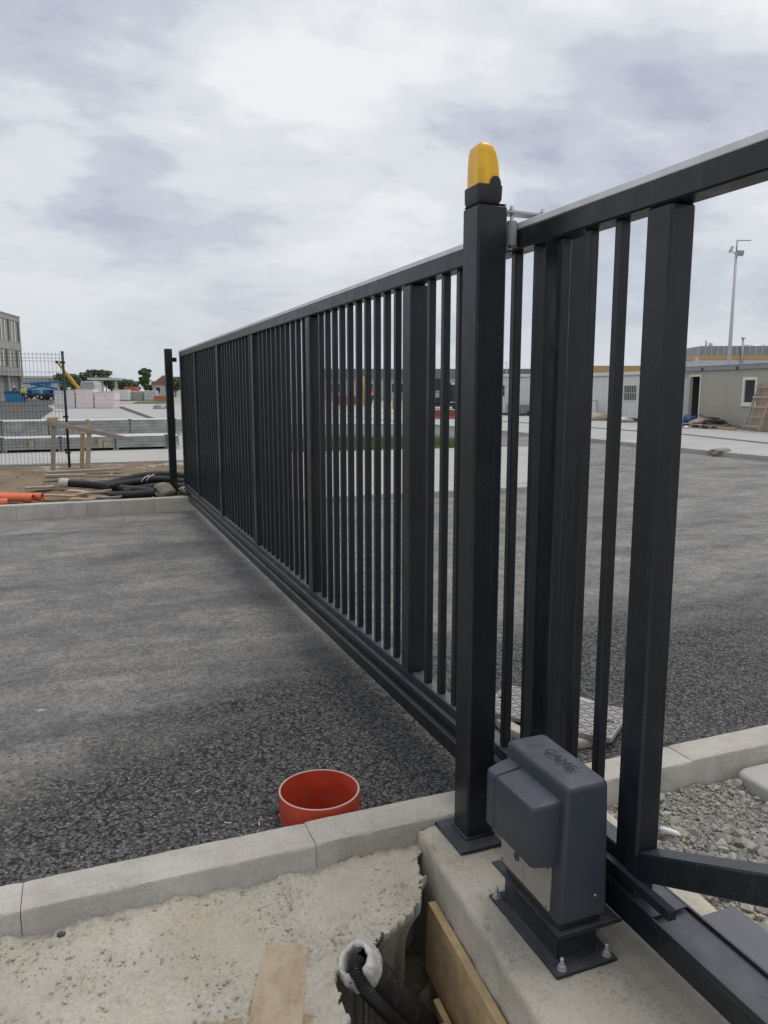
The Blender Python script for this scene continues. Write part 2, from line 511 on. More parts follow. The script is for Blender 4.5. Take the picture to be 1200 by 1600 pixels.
plain('hard_hat', (0.75, 0.75, 0.73), 0.35)
plain('hard_hat_orange', (0.8, 0.16, 0.05), 0.35)
plain('boot', (0.03, 0.025, 0.02), 0.7)
plain('bark', (0.10, 0.075, 0.055), 0.9)
t = NT('window_glass')
t.set((0.03, 0.034, 0.038), 0.08, 0.0, 0.7)
for nm, cs in (('leaf_dark', [(0.04, 0.06, 0.032), (0.06, 0.085, 0.042), (0.085, 0.112, 0.055)]),
               ('leaf_mid', [(0.05, 0.085, 0.025), (0.075, 0.12, 0.035), (0.11, 0.155, 0.055)]),
               ('grass_blade', [(0.08, 0.105, 0.03), (0.12, 0.15, 0.05), (0.22, 0.21, 0.10)])):
    stones(nm, cs, 0.7)

# ------------------------------------------------------------------ mesh helpers
CH = [(-1, -1, -1), (1, -1, -1), (1, 1, -1), (-1, 1, -1), (-1, -1, 1), (1, -1, 1), (1, 1, 1), (-1, 1, 1)]


class MB:
    def __init__(self):
        self.v, self.f, self.mi, self.mats = [], [], [], []

    def add(self, verts, faces, mat=None):
        k = len(self.v)
        i = 0
        if mat is not None:
            if mat not in self.mats:
                self.mats.append(mat)
            i = self.mats.index(mat)
        self.v += [tuple(x) for x in verts]
        self.f += [tuple(q + k for q in fc) for fc in faces]
        self.mi += [i] * len(faces)
        return self

    def box(self, x0, x1, y0, y1, z0, z1, c=0.0, mat=None, M=None):
        cx, cy, cz = (x0 + x1) / 2, (y0 + y1) / 2, (z0 + z1) / 2
        hx, hy, hz = abs(x1 - x0) / 2, abs(y1 - y0) / 2, abs(z1 - z0) / 2
        if c <= 0:
            vs = [(cx + a * hx, cy + b * hy, cz + d * hz) for a, b, d in CH]
            fs = [(0, 3, 2, 1), (4, 5, 6, 7), (0, 1, 5, 4), (1, 2, 6, 5), (2, 3, 7, 6), (3, 0, 4, 7)]
        else:
            c = min(c, hx * 0.95, hy * 0.95, hz * 0.95)
            vs, idx = [], {}
            for i, (a, b, d) in enumerate(CH):
                for ax in range(3):
                    q = [a * hx, b * hy, d * hz]
                    for o in range(3):
                        if o != ax:
                            q[o] -= (a, b, d)[o] * c
                    idx[(i, ax)] = len(vs)
                    vs.append((cx + q[0], cy + q[1], cz + q[2]))
            S = lambda a, b, d: CH.index((a, b, d))
            fs = []
            for ax in range(3):
                o1, o2 = (ax + 1) % 3, (ax + 2) % 3
                for s in (-1, 1):
                    loop = []
                    for s1, s2 in ((-1, -1), (1, -1), (1, 1), (-1, 1)):
                        q = [0, 0, 0]
                        q[ax], q[o1], q[o2] = s, s1, s2
                        loop.append(idx[(S(*q), ax)])
                    fs.append(tuple(loop if s > 0 else loop[::-1]))
            for ax in range(3):
                o1, o2 = (ax + 1) % 3, (ax + 2) % 3
                for s1 in (-1, 1):
                    for s2 in (-1, 1):
                        q = [0, 0, 0]
                        q[o1], q[o2] = s1, s2
                        q[ax] = -1
                        a = S(*q)
                        q[ax] = 1
                        b = S(*q)
                        lp = [idx[(a, o1)], idx[(b, o1)], idx[(b, o2)], idx[(a, o2)]]
                        fs.append(tuple(lp if s1 * s2 < 0 else lp[::-1]))
            for i, (a, b, d) in enumerate(CH):
                lp = [idx[(i, 0)], idx[(i, 1)], idx[(i, 2)]]
                fs.append(tuple(lp if a * b * d > 0 else lp[::-1]))
        if M is not None:
            vs = [M @ Vector(q) for q in vs]
        return self.add(vs, fs, mat)

    def bar(self, a, b, w, h, c=0.0, mat=None, roll=0.0):
        """rectangular bar from a to b, w across, h up"""
        a, b = Vector(a), Vector(b)
        d = b - a
        L = d.length
        z = d.normalized()
        upv = Vector((0, 0, 1)) if abs(z.z) < 0.95 else Vector((0, 1, 0))
        x = upv.cross(z).normalized()
        y = z.cross(x)
        if roll:
            rm = Matrix.Rotation(roll, 3, z)
            x, y = rm @ x, rm @ y
        M = Matrix((x, y, z)).transposed().to_4x4()
        M.translation = a
        return self.box(-w / 2, w / 2, -h / 2, h / 2, 0, L, c, mat, M)

    def tube(self, pts, rad, n=12, caps=True, mat=None):
        pts = [Vector(q) for q in pts]
        N = len(pts)
        rr = rad if callable(rad) else (lambda i: rad)
        if isinstance(rad, (list, tuple)):
            rr = lambda i: rad[i]
        tang = []
        for i in range(N):
            d = pts[min(i + 1, N - 1)] - pts[max(i - 1, 0)]
            tang.append(d.normalized())
        u = tang[0].orthogonal().normalized()
        vs, fs = [], []
        for i in range(N):
            u = (u - tang[i] * u.dot(tang[i])).normalized()
            w = tang[i].cross(u)
            r = rr(i)
            for k in range(n):
                a = 2 * math.pi * k / n
                vs.append(pts[i] + (u * math.cos(a) + w * math.sin(a)) * r)
        for i in range(N - 1):
            for k in range(n):
                fs.append((i * n + k, i * n + (k + 1) % n, (i + 1) * n + (k + 1) % n, (i + 1) * n + k))
        if caps:
            fs.append(tuple(range(n))[::-1])
            fs.append(tuple((N - 1) * n + k for k in range(n)))
        return self.add(vs, fs, mat)

    def lathe(self, prof, n=24, o=(0, 0, 0), mat=None, M=None, closed=False):
        vs, fs = [], []
        for (r, z) in prof:
            for k in range(n):
                a = 2 * math.pi * k / n
                vs.append(Vector((r * math.cos(a), r * math.sin(a), z)))
        m = len(prof)
        for i in range(m - 1 + (1 if closed else 0)):
            j = (i + 1) % m
            for k in range(n):
                fs.append((i * n + k, i * n + (k + 1) % n, j * n + (k + 1) % n, j * n + k))
        if not closed:
            if prof[0][0] > 1e-6:
                fs.append(tuple(range(n))[::-1])
            if prof[-1][0] > 1e-6:
                fs.append(tuple((m - 1) * n + k for k in range(n)))
        if M is not None:
            vs = [M @ q for q in vs]
        vs = [q + Vector(o) for q in vs]
        return self.add(vs, fs, mat)

    def prism(self, poly, z0, z1, mat=None, M=None):
        n = len(poly)
        vs = [(x, y, z0) for x, y in poly] + [(x, y, z1) for x, y in poly]
        fs = [tuple(range(n))[::-1], tuple(range(n, 2 * n))]
        fs += [(i, (i + 1) % n, n + (i + 1) % n, n + i) for i in range(n)]
        if M is not None:
            vs = [M @ Vector(q) for q in vs]
        return self.add(vs, fs, mat)

    def build(self, name, mat=None, parent=None, smooth=False, loc=None, rot=None, recalc=False):
        me = bpy.data.meshes.new(name)
        me.from_pydata([tuple(q) for q in self.v], [], self.f)
        ms = self.mats if self.mats else [mat]
        for m in ms:
            me.materials.append(MATS[m])
        if len(ms) > 1:
            me.polygons.foreach_set('material_index', self.mi)
        if recalc:
            bm = bmesh.new()
            bm.from_mesh(me)
            bmesh.ops.recalc_face_normals(bm, faces=bm.faces)
            bm.to_mesh(me)
            bm.free()
        if smooth:
            me.polygons.foreach_set('use_smooth', [True] * len(me.polygons))
            if smooth is not True:
                me.set_sharp_from_angle(angle=R(smooth))
        me.update()
        o = bpy.data.objects.new(name, me)
        COL.objects.link(o)
        if parent is not None:
            o.parent = parent
        if loc is not None:
            o.location = loc
        if rot is not None:
            o.rotation_euler = rot
        return o


def thing(name, label, cat, loc=(0, 0, 0), rz=0.0, group=None):
    o = bpy.data.objects.new(name, None)
    COL.objects.link(o)
    o.empty_display_size = 0.1
    o.location = loc
    o.rotation_euler = (0, 0, rz)
    return tag(o, label, cat, group)


def tag(o, label, cat, group=None, kind=None):
    if label:
        o['label'] = label
    if cat:
        o['category'] = cat
    if group:
        o['group'] = group
    if kind:
        o['kind'] = kind
    return o


def struct(o, label=None):
    o['kind'] = 'structure'
    if label:
        o['label'] = label
    return o


def stuff(o, label, cat):
    o['label'] = label
    o['category'] = cat
    o['kind'] = 'stuff'
    return o


def link_copy(o, parent=None):
    c = o.copy()
    COL.objects.link(c)
    if parent is not None:
        c.parent = parent
    return c


def sst(a, b, x):
    q = min(1.0, max(0.0, (x - a) / (b - a)))
    return q * q * (3 - 2 * q)


def fbm(x, y, z=0.0, o=4):
    return noise.fractal(Vector((x, y, z)), 1.0, 2.0, o)


def sheet(name, xs, ys, zf, mat, skip=None, smooth=True, parent=None):
    """height-field grid"""
    nx, ny = len(xs), len(ys)
    v = [(x, y, zf(x, y)) for y in ys for x in xs]
    f = []
    for j in range(ny - 1):
        for i in range(nx - 1):
            if skip and skip((xs[i] + xs[i + 1]) / 2, (ys[j] + ys[j + 1]) / 2):
                continue
            a = j * nx + i
            f.append((a, a + 1, a + nx + 1, a + nx))
    mb = MB()
    mb.v, mb.f, mb.mi = v, f, [0] * len(f)
    return mb.build(name, mat, parent, smooth)


ICO_V, ICO_F = None, None
bm = bmesh.new()
bmesh.ops.create_icosphere(bm, subdivisions=1, radius=1.0)
ICO_V = np.array([v.co[:] for v in bm.verts])
ICO_F = np.array([[v.index for v in f.verts] for f in bm.faces])
bm.free()


def scatter(name, P, S, mat, flat=(0.6, 1.0), seed=1, jit=0.28):
    """many small angular stones joined into one mesh; P (n,3), S (n,)"""
    g = np.random.default_rng(seed)
    n = len(P)
    k = len(ICO_V)
    V = ICO_V[None] * (1 + g.uniform(-jit, jit, (n, k, 1)))
    V = V * np.stack([g.uniform(.75, 1.25, n), g.uniform(.6, 1.05, n), g.uniform(flat[0], flat[1], n)], 1)[:, None, :]
    a = g.uniform(0, 2 * np.pi, n)
    tl = g.normal(0, 0.35, n)
    c, s = np.cos(a), np.sin(a)
    ct, st = np.cos(tl), np.sin(tl)
    y = V[..., 1] * ct[:, None] - V[..., 2] * st[:, None]
    z = V[..., 1] * st[:, None] + V[..., 2] * ct[:, None]
    x = V[..., 0]
    V = np.stack([x * c[:, None] - y * s[:, None], x * s[:, None] + y * c[:, None], z], -1)
    V = V * S[:, None, None] + P[:, None, :]
    F = (ICO_F[None] + (np.arange(n) * k)[:, None, None]).reshape(-1, 3)
    V = V.reshape(-1, 3)
    me = bpy.data.meshes.new(name)
    me.vertices.add(len(V))
    me.vertices.foreach_set('co', V.ravel())
    me.loops.add(F.size)
    me.loops.foreach_set('vertex_index', F.ravel().astype(np.int32))
    me.polygons.add(len(F))
    me.polygons.foreach_set('loop_start', np.arange(0, F.size, 3, dtype=np.int32))
    me.polygons.foreach_set('loop_total', np.full(len(F), 3, dtype=np.int32))
    me.update(calc_edges=True)
    me.shade_flat()
    me.materials.append(MATS[mat])
    o = bpy.data.objects.new(name, me)
    COL.objects.link(o)
    return o


def lumpy(name, rx, ry, rz, mat, loc, seed, sub=3, amp=0.25, parent=None, fl=None):
    """soft irregular lump: sack, tarpaulin heap, clod"""
    bm = bmesh.new()
    bmesh.ops.create_icosphere(bm, subdivisions=sub, radius=1.0)
    for v in bm.verts:
        q = v.co.normalized()
        d = 1 + amp * noise.fractal(q * 1.4 + Vector((seed * 3.1, seed, 0)), 1.0, 2.0, 4)
        v.co = Vector((q.x * rx * d, q.y * ry * d, max(q.z * rz * d, -rz * 0.5 if fl is None else fl)))
    me = bpy.data.meshes.new(name)
    bm.to_mesh(me)
    bm.free()
    me.materials.append(MATS[mat])
    me.polygons.foreach_set('use_smooth', [True] * len(me.polygons))
    o = bpy.data.objects.new(name, me)
    COL.objects.link(o)
    o.location = loc
    if parent is not None:
        o.parent = parent
    return o


# camera-independent description of far bearings: bearing (deg from +Y) and distance give a place on the ground
FW = Vector((math.sin(YAW), math.cos(YAW), 0))
RT = Vector((math.cos(YAW), -math.sin(YAW), 0))


def far(lateral, depth, z=0.0):
    """a place `depth` metres out along the road heading and `lateral` metres to its right"""
    q = FW * depth + RT * lateral
    return Vector((q.x, q.y, z))

# ================================================================== SETTING
ROAD_Z = -0.08


def plateau(x, y):
    a = sst(10.9, 14.3, y)
    b = 1 - sst(0.15 * y + 0.3, 0.15 * y + 2.6, x)
    return a * b


def ground_z(x, y):
    return -0.10 + 0.34 * plateau(x, y)


gx_ = sorted(set([-1500, -800, -400, -200, -120, -80, -60, -45, -30, -20, -14] + [round(-12 + i * 1.0, 2) for i in range(0, 11)] +
                 [-1.3, 0, 1, 2, 3, 4, 5, 6, 7, 8, 9, 10, 12, 14, 16, 18, 20, 25, 30, 40, 50, 60, 80, 120, 200, 400, 800, 1500]))
gy_ = sorted(set([-1500, -400, -100, -30, -10, -5, -2, 0, 1.2, 2.45, 4, 6, 8, 10] + [round(10.5 + 0.5 * i, 2) for i in range(10)] +
                 [16, 18, 20, 23, 26, 30, 35, 40, 50, 60, 80, 100, 140, 200, 400, 800, 1800]))
struct(sheet('ground', gx_, gy_, ground_z, 'ground_far', skip=lambda x, y: (-3.0 < x < 6 and -2 < y < 2.45) or (0 < x < 1 and 2.45 < y < 4)))


def flat_poly(name, poly, z, mat, thick=0.0):
    mb = MB()
    if thick:
        mb.prism(poly, z - thick, z)
    else:
        mb.add([(x, y, z) for x, y in poly], [tuple(range(len(poly)))])
    return struct(mb.build(name, mat))


# asphalt of the gateway and the road beyond it
road_poly = [(-40, 2.53), (60, 2.53), (60, 34), (14.9, 34), (2.0, 34), (1.75, 10.78), (-40, 10.78)]
bm = bmesh.new()
lo_ = [bm.verts.new((x, y, ROAD_Z)) for x, y in road_poly]
li_ = [bm.verts.new((0.802 + 0.158 * math.cos(R(a)), 2.712 + 0.158 * math.sin(R(a)), ROAD_Z)) for a in range(0, 360, 10)]
eds = [bm.edges.new((q[i], q[(i + 1) % len(q)])) for q in (lo_, li_) for i in range(len(q))]
bmesh.ops.triangle_fill(bm, use_beauty=True, use_dissolve=False, edges=eds, normal=(0, 0, 1))
me = bpy.data.meshes.new('asphalt_road')
bm.to_mesh(me)
bm.free()
me.materials.append(MATS['asphalt'])
ro = bpy.data.objects.new('asphalt_road', me)
COL.objects.link(ro)
struct(ro)


# kerbs, stone by stone
def kerb(name, joints, y0, y1, z0, z1, label):
    k = bpy.data.objects.new(name, None)
    COL.objects.link(k)
    struct(k, label)
    for i, (a, b) in enumerate(zip(joints[:-1], joints[1:])):
        mb = MB()
        dz = random.uniform(-0.002, 0.002)
        dy = random.uniform(-0.002, 0.002)
        n = 40
        prof = [(y0 + dy, z0), (y0 + dy, z1 - 0.012), (y0 + 0.004 + dy, z1 - 0.004), (y0 + 0.014 + dy, z1), (y1 - 0.012 + dy, z1), (y1 - 0.003 + dy, z1 - 0.004), (y1 + dy, z1 - 0.014), (y1 + dy, z0)]
        vs, fs = [], []
        m = len(prof)
        for s in range(n + 1):
            x = a + 0.0012 + (b - a - 0.0024) * s / n
            ch = 0.006 if s in (0, n) else 0.0
            for j, (y, z) in enumerate(prof):
                w = 0.0010 * fbm(x * 9 + i, y * 40, z * 30) + (0.0022 * max(0, fbm(x * 32, i * 3.0 + y * 3, z * 20)) if j in (1, 2, 3) else 0)
                zz = z + dz - (ch * 0.5 if z > z0 else 0) - w
                vs.append((x, y + w * (1 if y < (y0 + y1) / 2 else -1), zz))
        for s in range(n):
            for j in range(m - 1):
                fs.append((s * m + j, (s + 1) * m + j, (s + 1) * m + j + 1, s * m + j + 1))
        fs.append(tuple(range(m)))
        fs.append(tuple(n * m + j for j in range(m))[::-1])
        mb.add(vs, fs)
        mb.build('kerb_stone', 'kerb_concrete', k, 40, recalc=True)
    return k


kerb('near_kerb', [-5.24, -4.24, -3.24, -2.24, -1.24, -0.24, 0.69, 1.52, 2.35, 3.35, 4.35, 5.35, 6.35], 2.381, 2.538, -0.68, 0.0,
     'row of pale concrete kerb stones in front, between asphalt and foundation')
kerb('far_kerb', [round(-0.76 - 0.84 * i, 2) for i in range(9, 0, -1)] + [-0.76, 0.08, 0.92, 1.76], 10.70, 10.85, -0.30, 0.115,
     'row of grey concrete kerb stones at the far side of the gateway')

# bare dirt behind the far kerb
dirt_z = lambda x, y: 0.075 + 0.17 * sst(11.0, 13.8, y) * (1 - sst(1.6, 3.0, x)) - 0.2 * sst(1.75, 2.6, x) + 0.022 * fbm(x * 1.3, y * 1.3) + 0.012 * fbm(x * 6, y * 6, 3)
struct(sheet('dirt_strip', np.concatenate([np.linspace(-9, -3, 24), np.linspace(-2.9, 2.6, 90)]).tolist(), np.linspace(10.84, 15.0, 70).tolist(), dirt_z, 'dirt'))
# concrete strip and apron of the yard on the left
flat_poly('concrete_strip', [(-14, 15.2), (2.3, 14.65), (2.6, 17.3), (-14, 17.9)], 0.275, 'slab_concrete', 0.15)
flat_poly('yard_apron', [(-14, 17.95), (2.6, 17.35), (9.3, 62), (10.5, 80), (-2.2, 74), (-1.3, 57), (-1.45, 38.5), (-14, 40)], 0.255, 'paving_concrete')
flat_poly('yard_asphalt', [(-30, 39), (-14, 40.1), (-1.5, 38.6), (-1.35, 57), (-2.2, 74), (0, 130), (-60, 130)], 0.259, 'yard_asphalt')
flat_poly('channel_drain', [(3.2, 24.5), (3.42, 24.5), (3.6, 66), (3.0, 66)], 0.263, 'yard_asphalt')

# paved island, verge and road behind the gate
flat_poly('paved_island', [(2.05, 10.72), (6.9, 10.72), (7.9, 11.2), (8.6, 12.2), (12.3, 17.3), (12.2, 18.3), (11.4, 18.75), (2.6, 19.2)], 0.0, 'paving_concrete', 0.2)
flat_poly('verge', [(3.0, 19.25), (10.8, 18.85), (11.2, 20.2), (10.7, 23.2), (3.6, 24.1)], -0.02, 'grass_green', 0.12)
flat_poly('side_road', [(3.9, 24.3), (14.9, 23.9), (14.9, 34), (6.0, 36)], -0.074, 'road_grey')
flat_poly('far_pavement', [(6.0, 36), (14.9, 33.9), (19.5, 34), (19.5, 70), (12.0, 80)], -0.02, 'paving_concrete', 0.1)
flat_poly('footway', [(15.0, 4), (17.6, 4), (18.2, 16), (19.4, 21), (19.4, 60), (15.6, 60), (15.0, 34), (15.2, 20), (14.9, 14.5)], 0.035, 'paving_concrete', 0.2)
flat_poly('camp_pavement', [(19.5, 60), (19.5, 21.0), (18.3, 15.9), (17.7, 4), (60, 4), (60, 60)], 0.05 + 0.02, 'slab_concrete', 0.2)

# joints of the island paving: real slabs nearest the asphalt edge
slabs = bpy.data.objects.new('paving_course', None)
COL.objects.link(slabs)
struct(slabs, 'course of pale paving slabs along the island edge behind the gate')
sl = MB().box(-0.295, 0.295, -0.19, 0.19, -0.03, 0.012, 0.006).build('paving_slab', 'slab_concrete', slabs, loc=(2.4, 10.93, 0))
for r in range(6):
    for i in range(8):
        if r == 0 and i == 0:
            continue
        s2 = link_copy(sl, slabs)
        s2.location = (2.4 + 0.6 * i + (0.3 if r % 2 else 0), 10.93 + 0.39 * r, random.uniform(-0.003, 0.003))

# ---- foreground: lean concrete haunch with a broken edge over an open trench
HOLE = [(1.08, 2.36), (1.04, 2.305), (1.0, 2.2), (0.975, 2.10), (0.935, 2.065), (0.89, 2.045), (0.83, 2.0), (0.765, 1.985),
        (0.70, 1.990), (0.635, 1.965), (0.605, 1.91), (0.60, 1.82), (0.585, 1.7), (0.55, 1.4), (0.52, 0.55), (1.2, 0.55), (1.2, 2.36)]


def poly_sd(x, y, poly):
    inside = False
    best = 1e9
    n = len(poly)
    for i in range(n):
        x0, y0 = poly[i]
        x1, y1 = poly[(i + 1) % n]
        if (y0 > y) != (y1 > y) and x < (x1 - x0) * (y - y0) / (y1 - y0) + x0:
            inside = not inside
        dx, dy = x1 - x0, y1 - y0
        q = max(0, min(1, ((x - x0) * dx + (y - y0) * dy) / (dx * dx + dy * dy)))
        d = math.hypot(x - x0 - q * dx, y - y0 - q * dy)
        best = min(best, d)
    return -best if inside else best


def haunch_z(x, y):
    base = -0.085 - 0.07 * sst(2.36, 1.75, y) - 0.14 * sst(1.95, 1.2, y)
    base += 0.035 * sst(0.5, 0.8, x) * sst(2.3, 1.9, y)
    base += 0.014 * fbm(x * 3, y * 3, 1) + 0.007 * fbm(x * 10, y * 10, 4)
    crumb = fbm(x * 46, y * 46, 2.0)
    rough = 0.35 + 0.9 * sst(-0.25, 0.35, fbm(x * 4.0, y * 4.0, 21.0))
    base += 0.008 * crumb * rough + 0.0035 * fbm(x * 95, y * 95, 12.0, 2)
    base -= 0.010 * rough * max(0.0, fbm(x * 24, y * 24, 9.0) - 0.22)
    base -= 0.010 * rough * max(0.0, 0.12 - abs(fbm(x * 9, y * 9, 31.0))) / 0.12 * sst(0.0, 0.4, fbm(x * 5, y * 5, 17.0))
    base += 0.02 * math.exp(-((y - 2.37) / 0.02) ** 2) * fbm(x * 8, 0, 5)
    # trowelled ridge
    base += 0.012 * math.exp(-(((y - 1.98) - 0.45 * (x - 0.75)) / 0.02) ** 2) * sst(0.3, 0.6, x)
    return base


def hole_d(x, y):
    if x < 0.2:
        return 1.0
    return poly_sd(x, y, HOLE) + 0.020 * fbm(x * 17, y * 17, 6) + 0.010 * fbm(x * 46, y * 46, 2.0)


def trench_z(x, y):
    return -0.36 - 0.14 * sst(1.78, 1.98, y) + 0.06 * fbm(x * 6, y * 6, 8) + 0.035 * fbm(x * 20, y * 20, 2) - 0.05 * sst(0.9, 0.6, x)


ho = struct(sheet('concrete_haunch', np.concatenate([np.linspace(-3.0, -1.32, 40), np.linspace(-1.3, -0.45, 50), np.arange(-0.44, 1.10, 0.0065)]).tolist(),
             np.concatenate([np.linspace(0.6, 1.5, 60), np.arange(1.507, 2.40, 0.0065)]).tolist(), haunch_z, 'haunch_concrete', skip=lambda x, y: hole_d(x, y) < 0),
            'rough lean concrete with a broken edge against the front kerb')
bm = bmesh.new()                    # broken face below the ragged rim, undercut
bm.from_mesh(ho.data)
bmesh.ops.delete(bm, geom=[v for v in bm.verts if not v.link_faces], context='VERTS')
rim_e = [e for e in bm.edges if len(e.link_faces) == 1 and all(v.co.x > 0.45 and abs(hole_d(v.co.x, v.co.y)) < 0.03 and v.co.y > 0.62 for v in e.verts)]
for k, (dz, inw) in enumerate([(0.006, 0.001), (0.014, 0.004), (0.022, 0.012), (0.03, 0.02), (0.04, 0.02), (0.05, 0.015), (0.07, 0.01), (0.10, 0.0), (0.12, 0.0)]):
    g = bmesh.ops.extrude_edge_only(bm, edges=rim_e)['geom']
    vs = [q for q in g if isinstance(q, bmesh.types.BMVert)]
    for v in vs:
        x, y, z = v.co
        ax_, ay_ = poly_sd(x + 0.01, y, HOLE) - poly_sd(x - 0.01, y, HOLE), poly_sd(x, y + 0.01, HOLE) - poly_sd(x, y - 0.01, HOLE)
        ln = math.hypot(ax_, ay_) + 1e-6
        m = inw + 0.010 * noise.fractal(Vector((x * 30, y * 30, z * 30)), 1.0, 2.0, 3)
        v.co = Vector((x + ax_ / ln * m, y + ay_ / ln * m, z - dz * (1 + 0.4 * noise.noise(Vector((x * 40, y * 40, k))))))
    rim_e = [q for q in g if isinstance(q, bmesh.types.BMEdge)]
bmesh.ops.recalc_face_normals(bm, faces=bm.faces)
bm.to_mesh(ho.data)
bm.free()
ho.data.polygons.foreach_set('use_smooth', [True] * len(ho.data.polygons))
ho.data.set_sharp_from_angle(angle=R(55))
struct(sheet('trench_bed', np.arange(0.30, 1.16, 0.012).tolist(), np.arange(0.4, 2.50, 0.012).tolist(), trench_z, 'trench_soil'))

# concrete strip foundation under gate post and motor
def foundation():
    ys = np.concatenate([np.linspace(-3.0, 0.7, 20), np.arange(0.72, 2.381, 0.012)])
    prof = [(0.0, -0.75), (0.0, -0.30), (0.0, -0.22), (0.0, -0.16), (0.0, -0.12), (0.0, -0.09), (0.0, -0.07), (0.0, -0.055), (0.003, -0.043), (0.010, -0.034), (0.022, -0.03)]
    prof += [(0.022 + 0.014 * i, -0.03) for i in range(1, 50)] + [(0.74, -0.04), (0.74, -0.6)]
    vs, fs = [], []
    m = len(prof)
    for y in ys:
        xe = 1.006 + (y - 1.45) * 0.0735 if y > 0.6 else 0.9435
        for j, (u, z) in enumerate(prof):
            x = xe + u
            nz = 0.0035 * fbm(x * 5, y * 5, z * 5) + 0.0026 * fbm(x * 40, y * 40, z * 40)
            if j < 10:
                rough = 0.006 * fbm(y * 9, z * 9, 3) + 0.0035 * fbm(y * 45, z * 45, 7)
                if z < -0.10:
                    rough -= 0.018 * sst(-0.10, -0.16, z) * (0.8 + 0.4 * fbm(y * 17, z * 12, 1))
                vs.append((x + rough, y, z + nz))
            else:
                chip = 0.03 * sst(0.06, 0.0, u) * max(0, fbm(y * 14, u * 14, 11) - 0.05)
                vs.append((x, y, z + nz - chip))
    for i in range(len(ys) - 1):
        for j in range(m - 1):
            fs.append((i * m + j, i * m + j + 1, (i + 1) * m + j + 1, (i + 1) * m + j))
    fs.append(tuple((len(ys) - 1) * m + j for j in range(m)))
    fs.append(tuple(range(m))[::-1])
    mb = MB()
    mb.add(vs, fs)
    o = mb.build('gate_foundation', 'foundation_concrete', None, 50)
    bm = bmesh.new()
    bm.from_mesh(o.data)
    bmesh.ops.recalc_face_normals(bm, faces=bm.faces)
    bm.to_mesh(o.data)
    bm.free()
    return tag(o, 'pale concrete strip foundation under the gate motor and steel post', 'foundation')


foundation()

# gravel bed on the right of the gate
gravel_z = lambda x, y: -0.115 + 0.02 * fbm(x * 2, y * 2, 3) + 0.012 * fbm(x * 9, y * 9, 5) - 0.02 * sst(2.3, 2.0, y) * sst(1.6, 2.6, x)
struct(sheet('gravel_bed', np.linspace(1.70, 6.0, 190).tolist(), np.linspace(-2.0, 2.40, 190).tolist(), gravel_z, 'gravel_bed'))
n = 46000
gxs = 1.72 + 2.6 * rng.random(n) ** 1.5
gys = 0.6 + 1.76 * rng.random(n)
size = 0.003 + 0.010 * rng.random(n) ** 2.4
big = rng.random(n) < 0.020 + 0.04 * ((gys < 2.0) & (gxs > 1.8))
size[big] = rng.uniform(0.012, 0.034, big.sum())
zz = np.array([gravel_z(a, b) for a, b in zip(gxs, gys)])
stuff(scatter('loose_gravel', np.stack([gxs, gys, zz + size * 0.25], 1), size, 'gravel_stone', (0.55, 0.95), 3, 0.42),
      'grey angular gravel filling the bed beside the gate tail', 'gravel')

# open-textured stones of the asphalt beside the kerb, left and right of the gate
n = 52000
ax = np.where(rng.random(n) < 0.5, rng.uniform(-0.75, 1.6, n), rng.uniform(1.4, 5.2, n))
ay = 2.55 + 2.9 * rng.random(n) ** 1.35
keep = rng.random(n) < np.clip(1.15 - (ay - 2.55) / 2.6 + 0.5 * np.array([fbm(a * 0.9, b * 0.9, 7) for a, b in zip(ax, ay)]), 0.0, 1.0)
dx, dy = ax - 0.802, ay - 2.712
keep &= (dx * dx + dy * dy) > 0.168 ** 2
keep &= rng.random(n) < np.clip(1.25 - (ay - 2.55 - 1.5 * np.clip((ax + 0.4) / 1.4, 0, 1)) / 0.9, 0.0, 1.0)
ax, ay = ax[keep], ay[keep]
size = 0.0040 + 0.0052 * rng.random(len(ax)) ** 1.8
stuff(scatter('asphalt_stones', np.stack([ax, ay, np.full(len(ax), ROAD_Z) - size * 0.22], 1), size, 'chippings', (0.5, 0.9), 5),
      'dark stones of the open asphalt surface beside the front kerb', 'asphalt')

# grass on the verge
n = 9000
vx, vy = rng.uniform(3.1, 11.0, n), rng.uniform(19.2, 23.6, n)
hh = rng.uniform(0.06, 0.2, n) * (1 + (rng.random(n) < 0.05))
an = rng.uniform(0, 6.28, n)
mb = MB()
for i in range(n):
    a = an[i]
    w = 0.012
    c, s = math.cos(a), math.sin(a)
    x, y, h = vx[i], vy[i], hh[i]
    lean = rng.uniform(-0.05, 0.05, 2)
    k = len(mb.v)
    mb.v += [(x - c * w, y - s * w, -0.03), (x + c * w, y + s * w, -0.03), (x + lean[0], y + lean[1], -0.02 + h)]
    mb.f.append((k, k + 1, k + 2))
    mb.mi.append(0)
stuff(mb.build('verge_grass', 'grass_blade'), 'green grass on the verge behind the gate bars', 'grass')

# ================================================================== SLIDING GATE
GX0, GX1 = 1.37, 1.447
PITCHY = 1.58
POSTS = [1.617, 3.20, 4.77, 6.43, 8.11, 9.73, 11.07]
gate = thing('sliding_gate', 'long anthracite steel sliding gate with vertical bars and counterweight tail', 'gate', (1.41, 6.3, 0.0))
GO = Vector(gate.location)


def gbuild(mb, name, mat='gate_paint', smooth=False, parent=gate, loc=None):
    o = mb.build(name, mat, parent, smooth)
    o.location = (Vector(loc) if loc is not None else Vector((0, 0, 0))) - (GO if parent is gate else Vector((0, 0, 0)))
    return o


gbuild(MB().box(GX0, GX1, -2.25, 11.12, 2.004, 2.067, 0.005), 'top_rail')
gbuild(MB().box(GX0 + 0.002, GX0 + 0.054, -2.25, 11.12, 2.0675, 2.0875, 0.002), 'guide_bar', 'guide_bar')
gbuild(MB().box(GX0 + 0.013, GX1, 1.58, 11.12, 0.140, 0.252, 0.005), 'bottom_rail')
